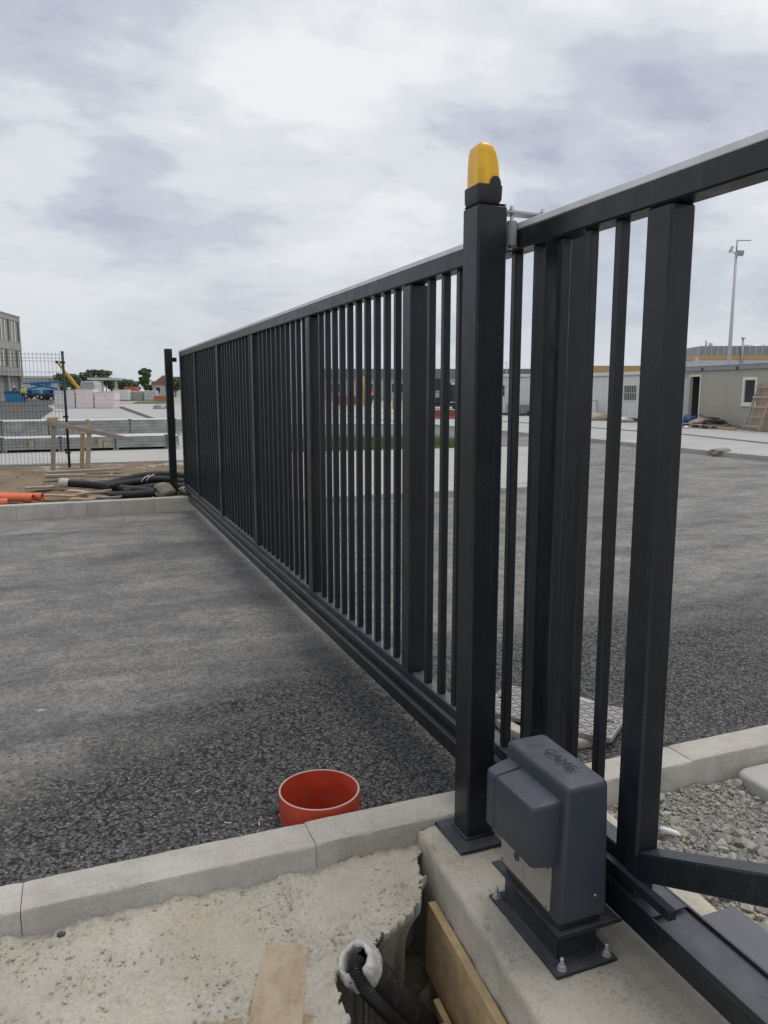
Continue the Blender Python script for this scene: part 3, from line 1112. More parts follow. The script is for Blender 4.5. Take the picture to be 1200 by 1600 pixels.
# carrier beam: box with an up-standing lip each side
bmx = MB()
bmx.box(GX0, GX0 + 0.142, -2.25, 11.15, 0.052, 0.126, 0.006)
bmx.box(GX0 + 0.001, GX0 + 0.013, -2.25, 11.148, 0.1262, 0.1365, 0.003)
bmx.box(GX0 + 0.128, GX0 + 0.141, -2.25, 11.148, 0.1262, 0.1365, 0.003)
gbuild(bmx, 'carrier_beam')
# rack with teeth on its underside
rk = MB()
rk.box(GX0 - 0.014, GX0 + 0.0125, 1.42, 11.0, 0.186, 0.214, 0.002)
ny = 180
for i in range(ny):
    y = 1.68 + i * 0.0185
    rk.add([(GX0 - 0.013, y, 0.1865), (GX0 - 0.013, y + 0.012, 0.1865), (GX0 - 0.013, y + 0.008, 0.174), (GX0 - 0.013, y + 0.004, 0.174),
            (GX0 + 0.011, y, 0.1865), (GX0 + 0.011, y + 0.012, 0.1865), (GX0 + 0.011, y + 0.008, 0.174), (GX0 + 0.011, y + 0.004, 0.174)],
           [(0, 1, 2, 3), (4, 7, 6, 5), (3, 2, 6, 7), (0, 3, 7, 4), (1, 5, 6, 2)])
gbuild(rk, 'gear_rack')
# uprights
up0 = gbuild(MB().box(-0.0375, 0.0475, -0.047, 0.047, 0.2525, 2.0035, 0.007), 'upright', loc=(1.4095, POSTS[1], 0))
gbuild(MB().box(-0.0375, 0.0385, -0.047, 0.047, 0.2525, 2.0035, 0.007), 'upright', loc=(1.4095, POSTS[0], 0))
for y in POSTS[2:]:
    u = link_copy(up0, gate)
    u.location = Vector((1.4095, y, 0)) - GO
up_t = gbuild(MB().box(-0.0375, 0.0375, -0.04, 0.04, 0.1375, 2.0035, 0.006), 'upright', loc=(1.4095, -2.2, 0))
# vertical bars
bar0 = None
for i in range(len(POSTS) - 1):
    a, b = POSTS[i] + 0.047, POSTS[i + 1] - 0.047
    nb = 10 if b - a > 1.4 else 8
    st = (b - a) / (nb + 1)
    for k in range(1, nb + 1):
        y = a + st * k
        if bar0 is None:
            bar0 = gbuild(MB().box(-0.0156, 0.0156, -0.0142, 0.0142, 0.2525, 2.0035, 0.0025), 'bar', loc=(1.4085, y, 0))
            o = bar0
        else:
            o = link_copy(bar0, gate)
        o.location = Vector((1.4085 + random.uniform(-0.0012, 0.0012), y + random.uniform(-0.002, 0.002), 0)) - GO
# diagonal of the tail frame
brc = MB()
brc.bar((1.4095, 1.62, 0.222), (1.4095, -2.16, 2.02), 0.074, 0.075, 0.005)
gbuild(brc, 'brace')
# end plate where the diagonal meets the beam
gbuild(MB().box(GX0 + 0.002, GX0 + 0.125, 1.50, 1.66, 0.1370, 0.1405, 0.001), 'foot_plate')
# end stop and catch tongue at the far end
gbuild(MB().box(1.395, 1.425, 11.12, 11.175, 1.93, 1.99, 0.003), 'catch_tongue')
gbuild(MB().box(GX0 + 0.02, GX1, 11.117, 11.13, 0.27, 2.0, 0.002), 'end_plate', 'gate_paint')

# catch post at the far end
cp = thing('catch_post', 'dark steel catch post at the far end of the sliding gate', 'post', (1.245, 11.27, 0.08))
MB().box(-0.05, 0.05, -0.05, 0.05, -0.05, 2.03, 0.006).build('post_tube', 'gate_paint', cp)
MB().box(-0.052, 0.052, -0.052, 0.052, 2.0305, 2.036, 0.002).build('cap', 'gate_paint', cp)
MB().box(0.051, 0.11, -0.03, 0.03, 1.86, 1.92, 0.004).build('catch_pocket', 'gate_paint', cp)


# guide posts either side of the gate
def guide_post(label, x, y, ztop, w=0.106):
    p = thing('guide_post', label, 'post', (x, y, -0.03))
    h = w / 2
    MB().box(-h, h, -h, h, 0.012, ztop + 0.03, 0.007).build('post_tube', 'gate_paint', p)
    MB().box(-h - 0.055, h + 0.005, -0.115, 0.10, 0.0, 0.0118, 0.003).build('base_plate', 'gate_paint', p)
    MB().box(-h - 0.006, h + 0.004, -h - 0.006, h + 0.006, 0.0121, 0.021, 0.004).build('weld_bead', 'gate_paint', p)
    MB().box(-h + 0.003, h - 0.003, -h + 0.003, h - 0.003, ztop + 0.0303, ztop + 0.034, 0.002).build('cap', 'gate_paint', p)
    return p


gp = guide_post('dark steel guide post carrying the yellow flashing lamp, in front of the gate', 1.253, 2.288, 2.126)
guide_post('dark steel guide post standing behind the gate bars, opposite the lamp post', 1.553, 2.278, 2.10, 0.10)

# top roller guide
rg = thing('roller_guide', 'galvanised bracket with nylon rollers gripping the gate top rail', 'roller guide', (1.41, 2.288, 2.05))
rp = MB()
rp.prism([(-0.103, -0.03), (0.10, -0.022), (0.19, -0.012), (0.19, 0.03), (-0.103, 0.035)], 0.062, 0.068)
rp.box(-0.103, -0.0975, -0.03, 0.035, 0.01, 0.0618)
rp.build('bracket', 'galvanised', rg)
for x in (-0.0595, 0.0565):
    MB().lathe([(0.0, -0.035), (0.017, -0.035), (0.0185, -0.032), (0.0185, 0.036), (0.017, 0.040), (0.0, 0.040)], 20).build('roller', 'nylon', rg, 40, loc=(x, 0.0, 0.0))
    bo = MB()
    bo.lathe([(0.006, -0.046), (0.006, 0.088), (0.0, 0.09)], 10)
    bo.lathe([(0.0, 0.0685), (0.011, 0.0685), (0.011, 0.077), (0.0, 0.077)], 6)
    bo.lathe([(0.0, -0.0355), (0.010, -0.0355), (0.010, -0.044), (0.0, -0.044)], 6)
    bo.build('bolt', 'bright_steel', rg, 30, loc=(x, 0.0, 0.0), recalc=True)


def rr(x0, x1, y0, y1, r, n=5):
    """rounded rectangle, counter-clockwise"""
    pts = []
    r = min(r, (x1 - x0) / 2 * 0.99, (y1 - y0) / 2 * 0.99)
    for cx, cy, a0 in ((x1 - r, y0 + r, -90), (x1 - r, y1 - r, 0), (x0 + r, y1 - r, 90), (x0 + r, y0 + r, 180)):
        for i in range(n + 1):
            a = R(a0 + 90 * i / n)
            pts.append((cx + r * math.cos(a), cy + r * math.sin(a)))
    return pts


def loft(levels, n=5, axis='z'):
    """levels: (c, a0, a1, b0, b1, radius); skinned rounded rectangles along an axis"""
    mb = MB()
    vs, fs = [], []
    m = 4 * (n + 1)
    for (c, a0, a1, b0, b1, r) in levels:
        for (a, b) in rr(a0, a1, b0, b1, r, n):
            vs.append((a, b, c) if axis == 'z' else (c, a, b))
    for i in range(len(levels) - 1):
        for k in range(m):
            fs.append((i * m + k, i * m + (k + 1) % m, (i + 1) * m + (k + 1) % m, (i + 1) * m + k))
    fs.append(tuple(range(m))[::-1])
    fs.append(tuple((len(levels) - 1) * m + k for k in range(m)))
    mb.add(vs, fs)
    return mb


# flashing lamp on the post
fl = thing('flashing_lamp', 'yellow flashing warning lamp on a black base atop the gate post', 'lamp', (1.247, 2.288, 2.1305))
loft([(0.0, -0.043, 0.032, -0.046, 0.045, 0.006), (0.010, -0.0455, 0.0385, -0.0515, 0.049, 0.008), (0.040, -0.046, 0.040, -0.052, 0.050, 0.008), (0.052, -0.046, 0.040, -0.052, 0.050, 0.008), (0.055, -0.043, 0.037, -0.049, 0.047, 0.008)]).build('lamp_base', 'black_plastic', fl, 35)
lens = loft([(0.0552, -0.041, 0.035, -0.047, 0.045, 0.012), (0.075, -0.041, 0.0345, -0.047, 0.045, 0.012), (0.12, -0.0408, 0.030, -0.046, 0.044, 0.012),
             (0.152, -0.040, 0.022, -0.044, 0.042, 0.013), (0.170, -0.037, 0.014, -0.040, 0.038, 0.014), (0.180, -0.030, 0.006, -0.032, 0.031, 0.013), (0.1845, -0.018, -0.004, -0.018, 0.018, 0.006)], 6)
lo = lens.build('lens', 'amber_lens', fl, 50)
MB().tube([(-0.02, -0.02, 0.056), (-0.02, -0.02, 0.105)], 0.006, 8).build('flash_tube', 'nylon', lo, True)
tb = MB()
m_t = Matrix.Rotation(R(90), 4, 'X')
pts = [(0.019 * math.cos(R(a)), 0.022 * math.sin(R(a))) for a in range(0, 181, 15)] + [(-0.019, -0.012), (0.019, -0.012)]
tb.prism(pts, 0.0, 0.004, M=Matrix.Translation((0.012, -0.0495, 0.057)) @ m_t)
tb.build('clip_tab', 'black_plastic', fl, recalc=True)
em = MB()
em.lathe([(0.0075, 0), (0.0105, 0), (0.0105, 0.0012), (0.0075, 0.0012)], 18, closed=True, M=Matrix.Translation((0.010, -0.0522, 0.030)) @ m_t)
em.prism([(-0.005, -0.005), (0.005, -0.005), (0.0, 0.006)], 0, 0.0012, M=Matrix.Translation((0.010, -0.0522, 0.030)) @ m_t)
em.build('emblem', 'lettering_dark', fl, recalc=True)

# ------------------------------------------------------------------ gate motor
mo = thing('gate_motor', 'dark grey sliding gate motor with embossed lettering, on a steel pedestal', 'gate motor', (1.225, 1.76, -0.03))
MO = Vector(mo.location)


def mbuild(mb, name, mat, smooth=False, parent=mo, recalc=False):
    o = mb.build(name, mat, parent, smooth, recalc=recalc)
    if parent is mo:
        o.location = -MO
    return o


fp = mbuild(MB().box(1.126, 1.326, 1.57, 1.946, -0.0295, -0.019, 0.002), 'foot_plate', 'gate_paint')
mbuild(loft([(-0.0188, 1.152, 1.292, 1.612, 1.912, 0.006), (-0.012, 1.157, 1.287, 1.617, 1.907, 0.006), (0.064, 1.157, 1.287, 1.617, 1.907, 0.006), (0.0718, 1.152, 1.292, 1.612, 1.912, 0.006)], 3), 'pedestal', 'gate_paint', 40)
fg = MB().box(1.143, 1.35, 1.588, 1.965, 0.072, 0.079, 0.002)
fg.box(1.143, 1.35, 1.588, 1.593, 0.0792, 0.086)
mbuild(fg, 'flange', 'gate_paint')
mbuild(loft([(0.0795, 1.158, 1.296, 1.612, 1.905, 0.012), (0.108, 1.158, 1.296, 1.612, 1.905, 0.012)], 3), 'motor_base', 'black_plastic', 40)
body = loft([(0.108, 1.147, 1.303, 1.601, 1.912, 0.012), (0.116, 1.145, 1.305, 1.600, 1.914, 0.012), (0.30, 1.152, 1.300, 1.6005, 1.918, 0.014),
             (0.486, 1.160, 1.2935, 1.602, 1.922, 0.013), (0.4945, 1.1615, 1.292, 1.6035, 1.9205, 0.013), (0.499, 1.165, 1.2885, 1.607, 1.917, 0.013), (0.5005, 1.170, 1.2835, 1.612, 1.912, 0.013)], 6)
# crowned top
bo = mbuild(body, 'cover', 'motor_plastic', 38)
for v in bo.data.vertices:
    if v.co.z > 0.46:
        v.co.z += 0.010 * (1 - ((v.co.y - 1.77) / 0.16) ** 2) * sst(0.46, 0.50, v.co.z)
fc = loft([(1.165, 1.628, 1.838, 0.258, 0.456, 0.012), (1.130, 1.630, 1.838, 0.262, 0.452, 0.012), (1.085, 1.637, 1.838, 0.268, 0.445, 0.010), (1.078, 1.640, 1.838, 0.271, 0.442, 0.010), (1.075, 1.646, 1.837, 0.277, 0.436, 0.010)], 5, 'x')
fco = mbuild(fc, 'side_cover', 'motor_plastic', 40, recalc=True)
rl = loft([(1.165, 1.8395, 1.905, 0.258, 0.456, 0.008), (1.130, 1.8395, 1.902, 0.262, 0.452, 0.008), (1.085, 1.8395, 1.892, 0.268, 0.445, 0.009), (1.078, 1.8395, 1.888, 0.271, 0.442, 0.009), (1.075, 1.840, 1.882, 0.277, 0.436, 0.009)], 5, 'x')
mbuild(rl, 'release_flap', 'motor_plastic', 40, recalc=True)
pa = mbuild(MB().box(1.1415, 1.150, 1.644, 1.775, 0.121, 0.256, 0.0015), 'lower_panel', 'motor_panel')
mbuild(MB().box(1.1420, 1.150, 1.777, 1.906, 0.121, 0.256, 0.0015), 'lower_panel', 'motor_panel')
lk = MB()
lk.lathe([(0.0, 0), (0.0125, 0), (0.0125, 0.004), (0.009, 0.005), (0.0, 0.005)], 20, M=Matrix.Translation((1.1420, 1.815, 0.186)) @ Matrix.Rotation(R(-90), 4, 'Y'))
lk.box(1.1355, 1.1369, 1.813, 1.817, 0.180, 0.192)
mbuild(lk, 'key_lock', 'clamp_dark', 40, recalc=True)
for (y, z) in ((1.655, 0.131), (1.655, 0.247), (1.897, 0.131), (1.897, 0.247)):
    sc_ = MB().lathe([(0, 0), (0.004, 0), (0.003, 0.0015), (0, 0.0018)], 10, M=Matrix.Translation((1.1414, y, z)) @ Matrix.Rotation(R(-90), 4, 'Y'))
    mbuild(sc_, 'screw', 'clamp_dark', 40, recalc=True)
sc_ = MB().lathe([(0, 0), (0.004, 0), (0.003, 0.0015), (0, 0.0018)], 10, M=Matrix.Translation((1.262, 1.5995, 0.17)) @ Matrix.Rotation(R(90), 4, 'X'))
mbuild(sc_, 'screw', 'bright_steel', 40, recalc=True)
for (x, y) in ((1.155, 1.592), (1.303, 1.592), (1.142, 1.925), (1.303, 1.925)):
    b = MB()
    b.lathe([(0.0, -0.0188), (0.014, -0.0188), (0.014, -0.0165), (0.0, -0.0165)], 16)
    b.lathe([(0.0105, -0.0164), (0.0105, -0.0065), (0.009, -0.0055), (0.0, -0.0055)], 6)
    b.lathe([(0.0055, -0.0055), (0.0055, 0.012), (0.003, 0.016), (0.0, 0.0165)], 10)
    o = b.build('anchor_bolt', 'galvanised', mo, 30, recalc=True)
    o.location = Vector((x, y, 0)) - MO
# pinion at the gate side
pn = MB()
pts = []
for i in range(18):
    for rr_, da in ((0.030, -0.28), (0.038, -0.13), (0.038, 0.13), (0.030, 0.28)):
        a = 2 * math.pi * (i + da) / 18
        pts.append((rr_ * math.cos(a), rr_ * math.sin(a)))
pn.prism(pts, 0.0, 0.03, M=Matrix.Translation((1.33, 1.76, 0.138)) @ Matrix.Rotation(R(90), 4, 'Y'))
pn.tube([(1.30, 1.76, 0.138), (1.33, 1.76, 0.138)], 0.014, 12)
mbuild(pn, 'pinion', 'galvanised', recalc=True)


def text_mesh(txt, size, depth, mat, name, parent, M, bold=0.0):
    cu = bpy.data.curves.new('tmp', 'FONT')
    cu.body = txt
    cu.size = size
    cu.extrude = depth
    cu.offset = bold
    cu.align_x = 'CENTER'
    cu.align_y = 'CENTER'
    ob = bpy.data.objects.new('tmp', cu)
    COL.objects.link(ob)
    dg = bpy.context.evaluated_depsgraph_get()
    me = bpy.data.meshes.new_from_object(ob.evaluated_get(dg))
    bpy.data.objects.remove(ob)
    bpy.data.curves.remove(cu)
    me.name = name
    me.materials.clear()
    me.materials.append(MATS[mat])
    me.transform(M)
    o = bpy.data.objects.new(name, me)
    COL.objects.link(o)
    o.parent = parent
    return o


lt = text_mesh('CAME', 0.044, 0.0004, 'lettering_dark', 'lettering', bo, Matrix.Translation((1.229, 1.742, 0.5112)) @ Matrix.Rotation(R(-90), 4, 'Z') @ Matrix.Scale(1.15, 4, (1, 0, 0)))

# ------------------------------------------------------------------ things around the foundation
sp = thing('drain_pipe', 'short wide red plastic pipe standing in the asphalt behind the kerb', 'pipe', (0.802, 2.712, -0.7))
MB().lathe([(0.1555, 0.0), (0.1575, 0.713), (0.150, 0.713), (0.147, 0.0)], 64, closed=True).build('pipe_wall', 'red_pipe', sp, 40)
MB().lathe([(0.1574, 0.7132), (0.1565, 0.7152), (0.1510, 0.7152), (0.1501, 0.7132)], 64, closed=True).build('cut_rim', 'pipe_cut', sp, 40)
MB().lathe([(0.0, 0.01), (0.1465, 0.01), (0.1465, 0.012), (0.0, 0.014)], 32).build('silt', 'trench_soil', sp)

# form board left against the foundation
fb = MB()
fb.box(-0.014, 0.014, -0.85, 0.73, -0.125, 0.125, 0.002)
o = fb.build('form_board', 'form_board', None, loc=(0.966, 1.42, -0.275), rot=(0, R(2), R(-4.2)))
tag(o, 'long yellowish wooden form board standing along the foundation side in the trench', 'board')
o = MB().box(-0.010, 0.010, -0.85, 0.60, -0.09, 0.09, 0.002).build('form_board', 'form_board', None, loc=(0.935, 1.39, -0.46), rot=(0, R(-8), R(-4.2)))
tag(o, 'lower wooden form board leaning at the trench bottom below the upper board', 'board')

# plywood offcut on the haunch
zp = [max(haunch_z(cx + 0.02 * i, y_) for i in range(-3, 4)) for cx, y_ in ((0.49, 2.06), (0.46, 1.97), (0.40, 1.82))]
o = MB().prism([(-0.08, -0.34), (0.075, -0.34), (0.066, 0.112), (0.01, 0.122), (-0.055, 0.104), (-0.07, 0.02)], -0.006, 0.006).build('plywood_offcut', 'plywood', None, loc=(0.462, 1.968, max(zp[1], (zp[0] + zp[2]) / 2) - 0.005), rot=(math.atan2(zp[0] - zp[2], 0.25) * 0.9, R(2), R(-20)))
tag(o, 'flat brown plywood offcut lying on the rough concrete at the bottom edge', 'board')


def smooth_path(ctrl, n):
    """Catmull-Rom through control points"""
    c = [Vector(q) for q in ctrl]
    c = [c[0] * 2 - c[1]] + c + [c[-1] * 2 - c[-2]]
    out = []
    segs = len(c) - 3
    for i in range(n + 1):
        u = i / n * segs
        k = min(int(u), segs - 1)
        f_ = u - k
        p0, p1, p2, p3 = c[k:k + 4]
        out.append(0.5 * ((2 * p1) + (p2 - p0) * f_ + (2 * p0 - 5 * p1 + 4 * p2 - p3) * f_ ** 2 + (3 * p1 - p0 - 3 * p2 + p3) * f_ ** 3))
    return out


def corrugated(path_len_pitch, ctrl, r, d, n=16):
    raw = smooth_path(ctrl, 60)
    L = sum((raw[i + 1] - raw[i]).length for i in range(len(raw) - 1))
    k = max(8, int(L / path_len_pitch) * 4)
    pts = smooth_path(ctrl, k)
    mb = MB()
    mb.tube(pts, lambda i: r + (d if (i % 4) < 2 else -d), n)
    return mb


# loose tan soil spilled over the haunch
def spill_z(x, y):
    q = math.exp(-((x - 0.33) / 0.20) ** 2 - ((y - 1.74) / 0.17) ** 2)
    q *= 1 + 0.5 * fbm(x * 7, y * 7, 44)
    return haunch_z(x, y) * 0.5 + 0.5 * (-0.085 - 0.07 * sst(2.36, 1.75, y) - 0.14 * sst(1.95, 1.2, y)) - 0.022 + 0.062 * q + 0.004 * fbm(x * 40, y * 40, 3)


struct(sheet('spilled_soil', np.arange(-0.25, 0.60, 0.01).tolist(), np.arange(1.2, 2.12, 0.01).tolist(), spill_z, 'spill_soil', skip=lambda x, y: hole_d(x, y) < 0.02),
       'loose tan soil spilled over the rough concrete at the bottom edge')

# buried duct with a wrapped mouth and the thin conduit coming out of it
dc = thing('cable_duct', 'thick black cable duct with a white wrapped mouth rising from the trench', 'duct', (0.66, 1.98, -0.12))
D0 = Vector((0.672, 1.920, -0.10))
dd = -Vector((-0.555, -0.13, 0.82)).normalized()
D1 = D0 + dd * 0.46
pts = [D0 + (D1 - D0) * (i / 30) for i in range(31)]
db = MB().tube(pts, 0.058, 28, caps=False)
db.tube([D0 - dd * 0.001, D0 + dd * 0.3], 0.047, 28, caps=False)
o = db.build('duct_wall', 'smooth_conduit', dc, True)
o.location = -Vector(dc.location)
wr = MB()
M_ = Matrix.Translation(D0) @ dd.to_track_quat('Z', 'Y').to_matrix().to_4x4()
wr.lathe([(0.047, 0.03), (0.041, 0.0), (0.041, -0.010), (0.047, -0.017), (0.055, -0.012), (0.061, 0.0), (0.0645, 0.012), (0.0645, 0.026), (0.0635, 0.040), (0.0625, 0.052), (0.0575, 0.062)], 56, M=M_)
wr.f = [f for f in wr.f if len(f) == 4]
wr.mi = [0] * len(wr.f)
wr.v = [tuple(Vector(v) + Vector((1, 1, 1)) * 0.006 * noise.noise(Vector(v) * 60) + Vector((1, -1, .5)).normalized() * 0.007 * noise.noise(Vector(v) * 25 + Vector((5, 5, 5)))) for v in wr.v]
wo = wr.build('wrapped_mouth', 'white_wrap', dc, True)
wo.location = -Vector(dc.location)
pl = MB().tube([D0 + dd * 0.055, D0 + dd * 0.06], 0.0465, 20)  # dark disc added as the shade deep in the duct
o = pl.build('mouth_shade', 'shade_black', dc)
o.location = -Vector(dc.location)
fr_ = Vector((-0.30, -0.80, 0.2))
fr_ = (fr_ - dd * fr_.dot(dd)).normalized()
ct = [D0 + dd * 0.07 + fr_ * -0.012, D0 + dd * 0.02 - fr_ * 0.008, D0 - dd * 0.018 + fr_ * 0.018, D0 - dd * 0.022 + fr_ * 0.058,
      D0 + dd * 0.03 + fr_ * 0.088, D0 + dd * 0.12 + fr_ * 0.094, D0 + dd * 0.26 + fr_ * 0.088, D0 + dd * 0.44 + fr_ * 0.085]
cd = corrugated(0.0115, ct, 0.0175, 0.0022, 18).build('flexible_conduit', 'conduit_black', None, 60)
tag(cd, 'thin ribbed black conduit bending out of the white wrapped duct mouth', 'conduit')

# crumbs and clods in the trench
n = 700
px_, py_ = rng.uniform(0.76, 0.95, n), rng.uniform(1.1, 1.95, n)
sz = 0.006 + 0.020 * rng.random(n) ** 1.8
pz_ = np.array([trench_z(a, b) for a, b in zip(px_, py_)])
stuff(scatter('trench_rubble', np.stack([px_, py_, pz_ + sz * 0.3], 1), sz, 'rubble_stone', (0.6, 1.0), 8),
      'crumbled concrete and earth lying at the bottom of the trench', 'rubble')
for i, (x, y, z, s, lab) in enumerate([(0.885, 1.70, -0.30, 0.03, 'pointed pale clod standing highest beside the thick duct in the trench'),
                                       (0.925, 1.73, -0.31, 0.024, 'small pale clod against the wooden form board in the trench'),
                                       (0.925, 1.66, -0.30, 0.034, 'pale flat clod beside the form board at the bottom edge'),
                                       (0.86, 1.64, -0.29, 0.036, 'largest pale clod touching the thick black duct')]):
    o = lumpy('clod', s, s * 0.8, s * 0.95, 'rubble_stone', (x, y, z), i + 3, 2, 0.5)
    tag(o, lab, 'clod')
# crumbs on the haunch, and a dark pebble
n = 5200
hx, hy = rng.uniform(-0.5, 0.95, n), rng.uniform(1.75, 2.36, n)
sz = 0.0012 + 0.0055 * rng.random(n) ** 4
hz = np.array([haunch_z(a, b) for a, b in zip(hx, hy)])
k = np.array([hole_d(a, b) > 0.012 and fbm(a * 5, b * 5, 17.0) > -0.05 for a, b in zip(hx, hy)])
stuff(scatter('concrete_crumbs', np.stack([hx, hy, hz + sz * 0.3], 1)[k], sz[k], 'crumb_stone', (0.6, 1.0), 9),
      'fine pale crumbs scattered over the rough concrete', 'crumbs')
tag(lumpy('pebble', 0.012, 0.010, 0.009, 'clamp_dark', (-0.13, 2.345, haunch_z(-0.13, 2.345) + 0.006), 2, 2, 0.3),
    'single dark pebble at the foot of the kerb on the left', 'stone')

# manhole with a treaded iron cover behind the gate
mh = thing('manhole', 'raised concrete manhole with a pale treaded iron cover behind the gate bars', 'manhole', (2.13, 3.08, -0.079), math.atan2(0.8, -0.6))
ring = MB()
ring.lathe([(0.30, 0.0), (0.302, 0.025), (0.295, 0.036), (0.24, 0.040), (0.24, 0.0)], 48, closed=True)
ring.build('concrete_ring', 'foundation_concrete', mh, 40)
pl = MB()
pl.prism(rr(-0.33, 0.33, -0.19, 0.19, 0.03, 4), 0.0405, 0.062)
cv = pl.build('cover', 'tread_iron', mh)
tr = MB()
for i in range(-9, 10):
    for j in range(-5, 6):
        x, y = i * 0.034, j * 0.034
        if abs(x) > 0.31 or abs(y) > 0.172:
            continue
        a = R(45) if (i + j) % 2 else R(-45)
        M = Matrix.Translation((x, y, 0.0621)) @ Matrix.Rotation(a, 4, 'Z')
        tr.box(-0.0165, 0.0165, -0.006, 0.006, 0, 0.005, 0.002, M=M)
tr.build('tread_pattern', 'tread_iron', cv)['kind'] = 'stuff'
for x in (-0.27, 0.27):
    MB().box(x - 0.025, x + 0.025, -0.008, 0.008, 0.0625, 0.0682, 0.001).build('lifting_slot', 'clamp_dark', mh)

# concrete slab lying in the gravel
lid = thing('concrete_slab', 'flat pale concrete slab with rounded corner on the gravel at the right edge', 'slab', (2.90, 2.02, -0.165))
lb = loft([(0.0, -0.35, 0.45, -0.42, 0.335, 0.06), (0.085, -0.35, 0.45, -0.42, 0.335, 0.06), (0.096, -0.343, 0.443, -0.413, 0.328, 0.058), (0.100, -0.33, 0.43, -0.40, 0.315, 0.05)], 6)
lb.build('slab_body', 'slab_concrete', lid, 40)
MB().lathe([(0.010, 0.100), (0.022, 0.106), (0.010, 0.112), (0.004, 0.106)], 14, closed=True).build('lifting_eye', 'galvanised', lid, True, loc=(0.2, 0, 0))

# litter in the gravel
lit = thing('tube', 'small crumpled white and blue tube on the gravel beside the gate upright', 'litter', (1.975, 2.10, -0.085), R(-55))
MB().tube([(-0.03, 0, 0), (-0.02, 0, 0.004), (0.0, 0, 0.005), (0.03, 0.004, 0.002), (0.045, 0.006, 0.0)], [0.008, 0.0115, 0.012, 0.010, 0.003], 12).build('tube_body', 'white_plastic', lit, True)
MB().tube([(-0.048, 0, 0), (-0.0305, 0, 0)], [0.008, 0.0095], 12).build('cap', 'cyan_plastic', lit, 40)

# grey steel sheet on the ground beside the carrier beam
o = MB().box(1.53, 1.80, 0.2, 1.62, -0.024, -0.018, 0.001).build('steel_sheet', 'steel_sheet')
tag(o, 'smooth grey steel sheet on the ground beside the gate tail', 'sheet')

# small white debris on the asphalt
for i, (x, y, a, lab) in enumerate([(0.38, 3.03, 20, 'tiny pale wood splinter on the asphalt, farthest up left of the red pipe'),
                                    (0.45, 2.75, -30, 'tiny pale wood splinter on the asphalt, nearest the front kerb'),
                                    (0.56, 2.70, 80, 'tiny pale wood splinter on the asphalt, closest to the red pipe')]):
    o = MB().box(-0.014, 0.014, -0.002, 0.002, 0, 0.003, 0.0006).build('splinter', 'white_wrap', None, loc=(x, y, ROAD_Z + 0.006), rot=(0, 0, R(a)))
    tag(o, lab, 'splinter')

# ================================================================== LEFT MIDDLE GROUND
# welded mesh fence
mf = thing('mesh_fence', 'dark welded wire mesh fence with thin posts, on the left', 'fence', (-0.14, 14.27, 0.25))
MB().tube([(0.0, 0, -0.1), (0.0, 0, 1.93)], 0.022, 10).build('fence_post', 'wire_paint', mf, True)
MB().box(-0.025, 0.025, -0.025, 0.025, 1.9305, 1.945, 0.004).build('post_cap', 'wire_paint', mf)
for z in (0.25, 0.86, 1.76):
    MB().box(-0.05, 0.035, -0.034, -0.022, z - 0.018, z + 0.018, 0.003).build('clamp', 'wire_paint', mf)
wv = MB().tube([(0, 0, 0.05), (0, 0, 1.92)], 0.0024, 5).build('wire', 'wire_paint', mf, loc=(-0.05, -0.028, 0))
MB().tube([(-2.5, 0, -0.1), (-2.5, 0, 1.93)], 0.022, 10).build('fence_post', 'wire_paint', mf, True)
MB().tube([(-5.0, 0, -0.1), (-5.0, 0, 1.93)], 0.022, 10).build('fence_post', 'wire_paint', mf, True)
for i in range(1, 85):
    w = link_copy(wv, mf)
    w.location = (-0.05 - 0.058 * i, -0.028, 0)
wh = MB().tube([(-4.95, 0, 0), (-0.03, 0, 0)], 0.0028, 5).build('wire', 'wire_paint', mf, loc=(0, -0.036, 0.08))
for z in (0.28, 0.36, 0.55, 0.75, 0.95, 1.05, 1.25, 1.45, 1.6, 1.78, 1.83, 1.89):
    w = link_copy(wh, mf)
    w.location = (0, -0.036, z)

# rough timber trestle
ts = thing('timber_trestle', 'weathered timber trestle with two legs in front of wrapped panels', 'trestle', (-0.1, 13.6, 0.2))
q = Vector(ts.location)
for nm, a, b, w, h, mt in (('leg', (-0.39, 13.6, 0.18), (-0.33, 13.62, 1.03), 0.07, 0.045, 'grey_timber'), ('leg', (0.13, 13.55, 0.18), (0.21, 13.6, 1.02), 0.075, 0.05, 'pale_timber'),
                       ('leg', (0.05, 13.95, 0.2), (0.10, 13.9, 0.86), 0.07, 0.045, 'pale_timber'), ('brace', (-0.40, 13.56, 1.035), (0.74, 13.52, 0.77), 0.03, 0.07, 'grey_timber'),
                       ('top_board', (-0.44, 13.66, 1.0), (0.28, 13.70, 1.03), 0.10, 0.05, 'grey_timber'), ('block', (-0.42, 13.6, 1.085), (-0.26, 13.62, 1.09), 0.10, 0.07, 'pale_timber')):
    MB().bar(Vector(a) - q, Vector(b) - q, w, h, 0.004).build(nm, mt, ts)

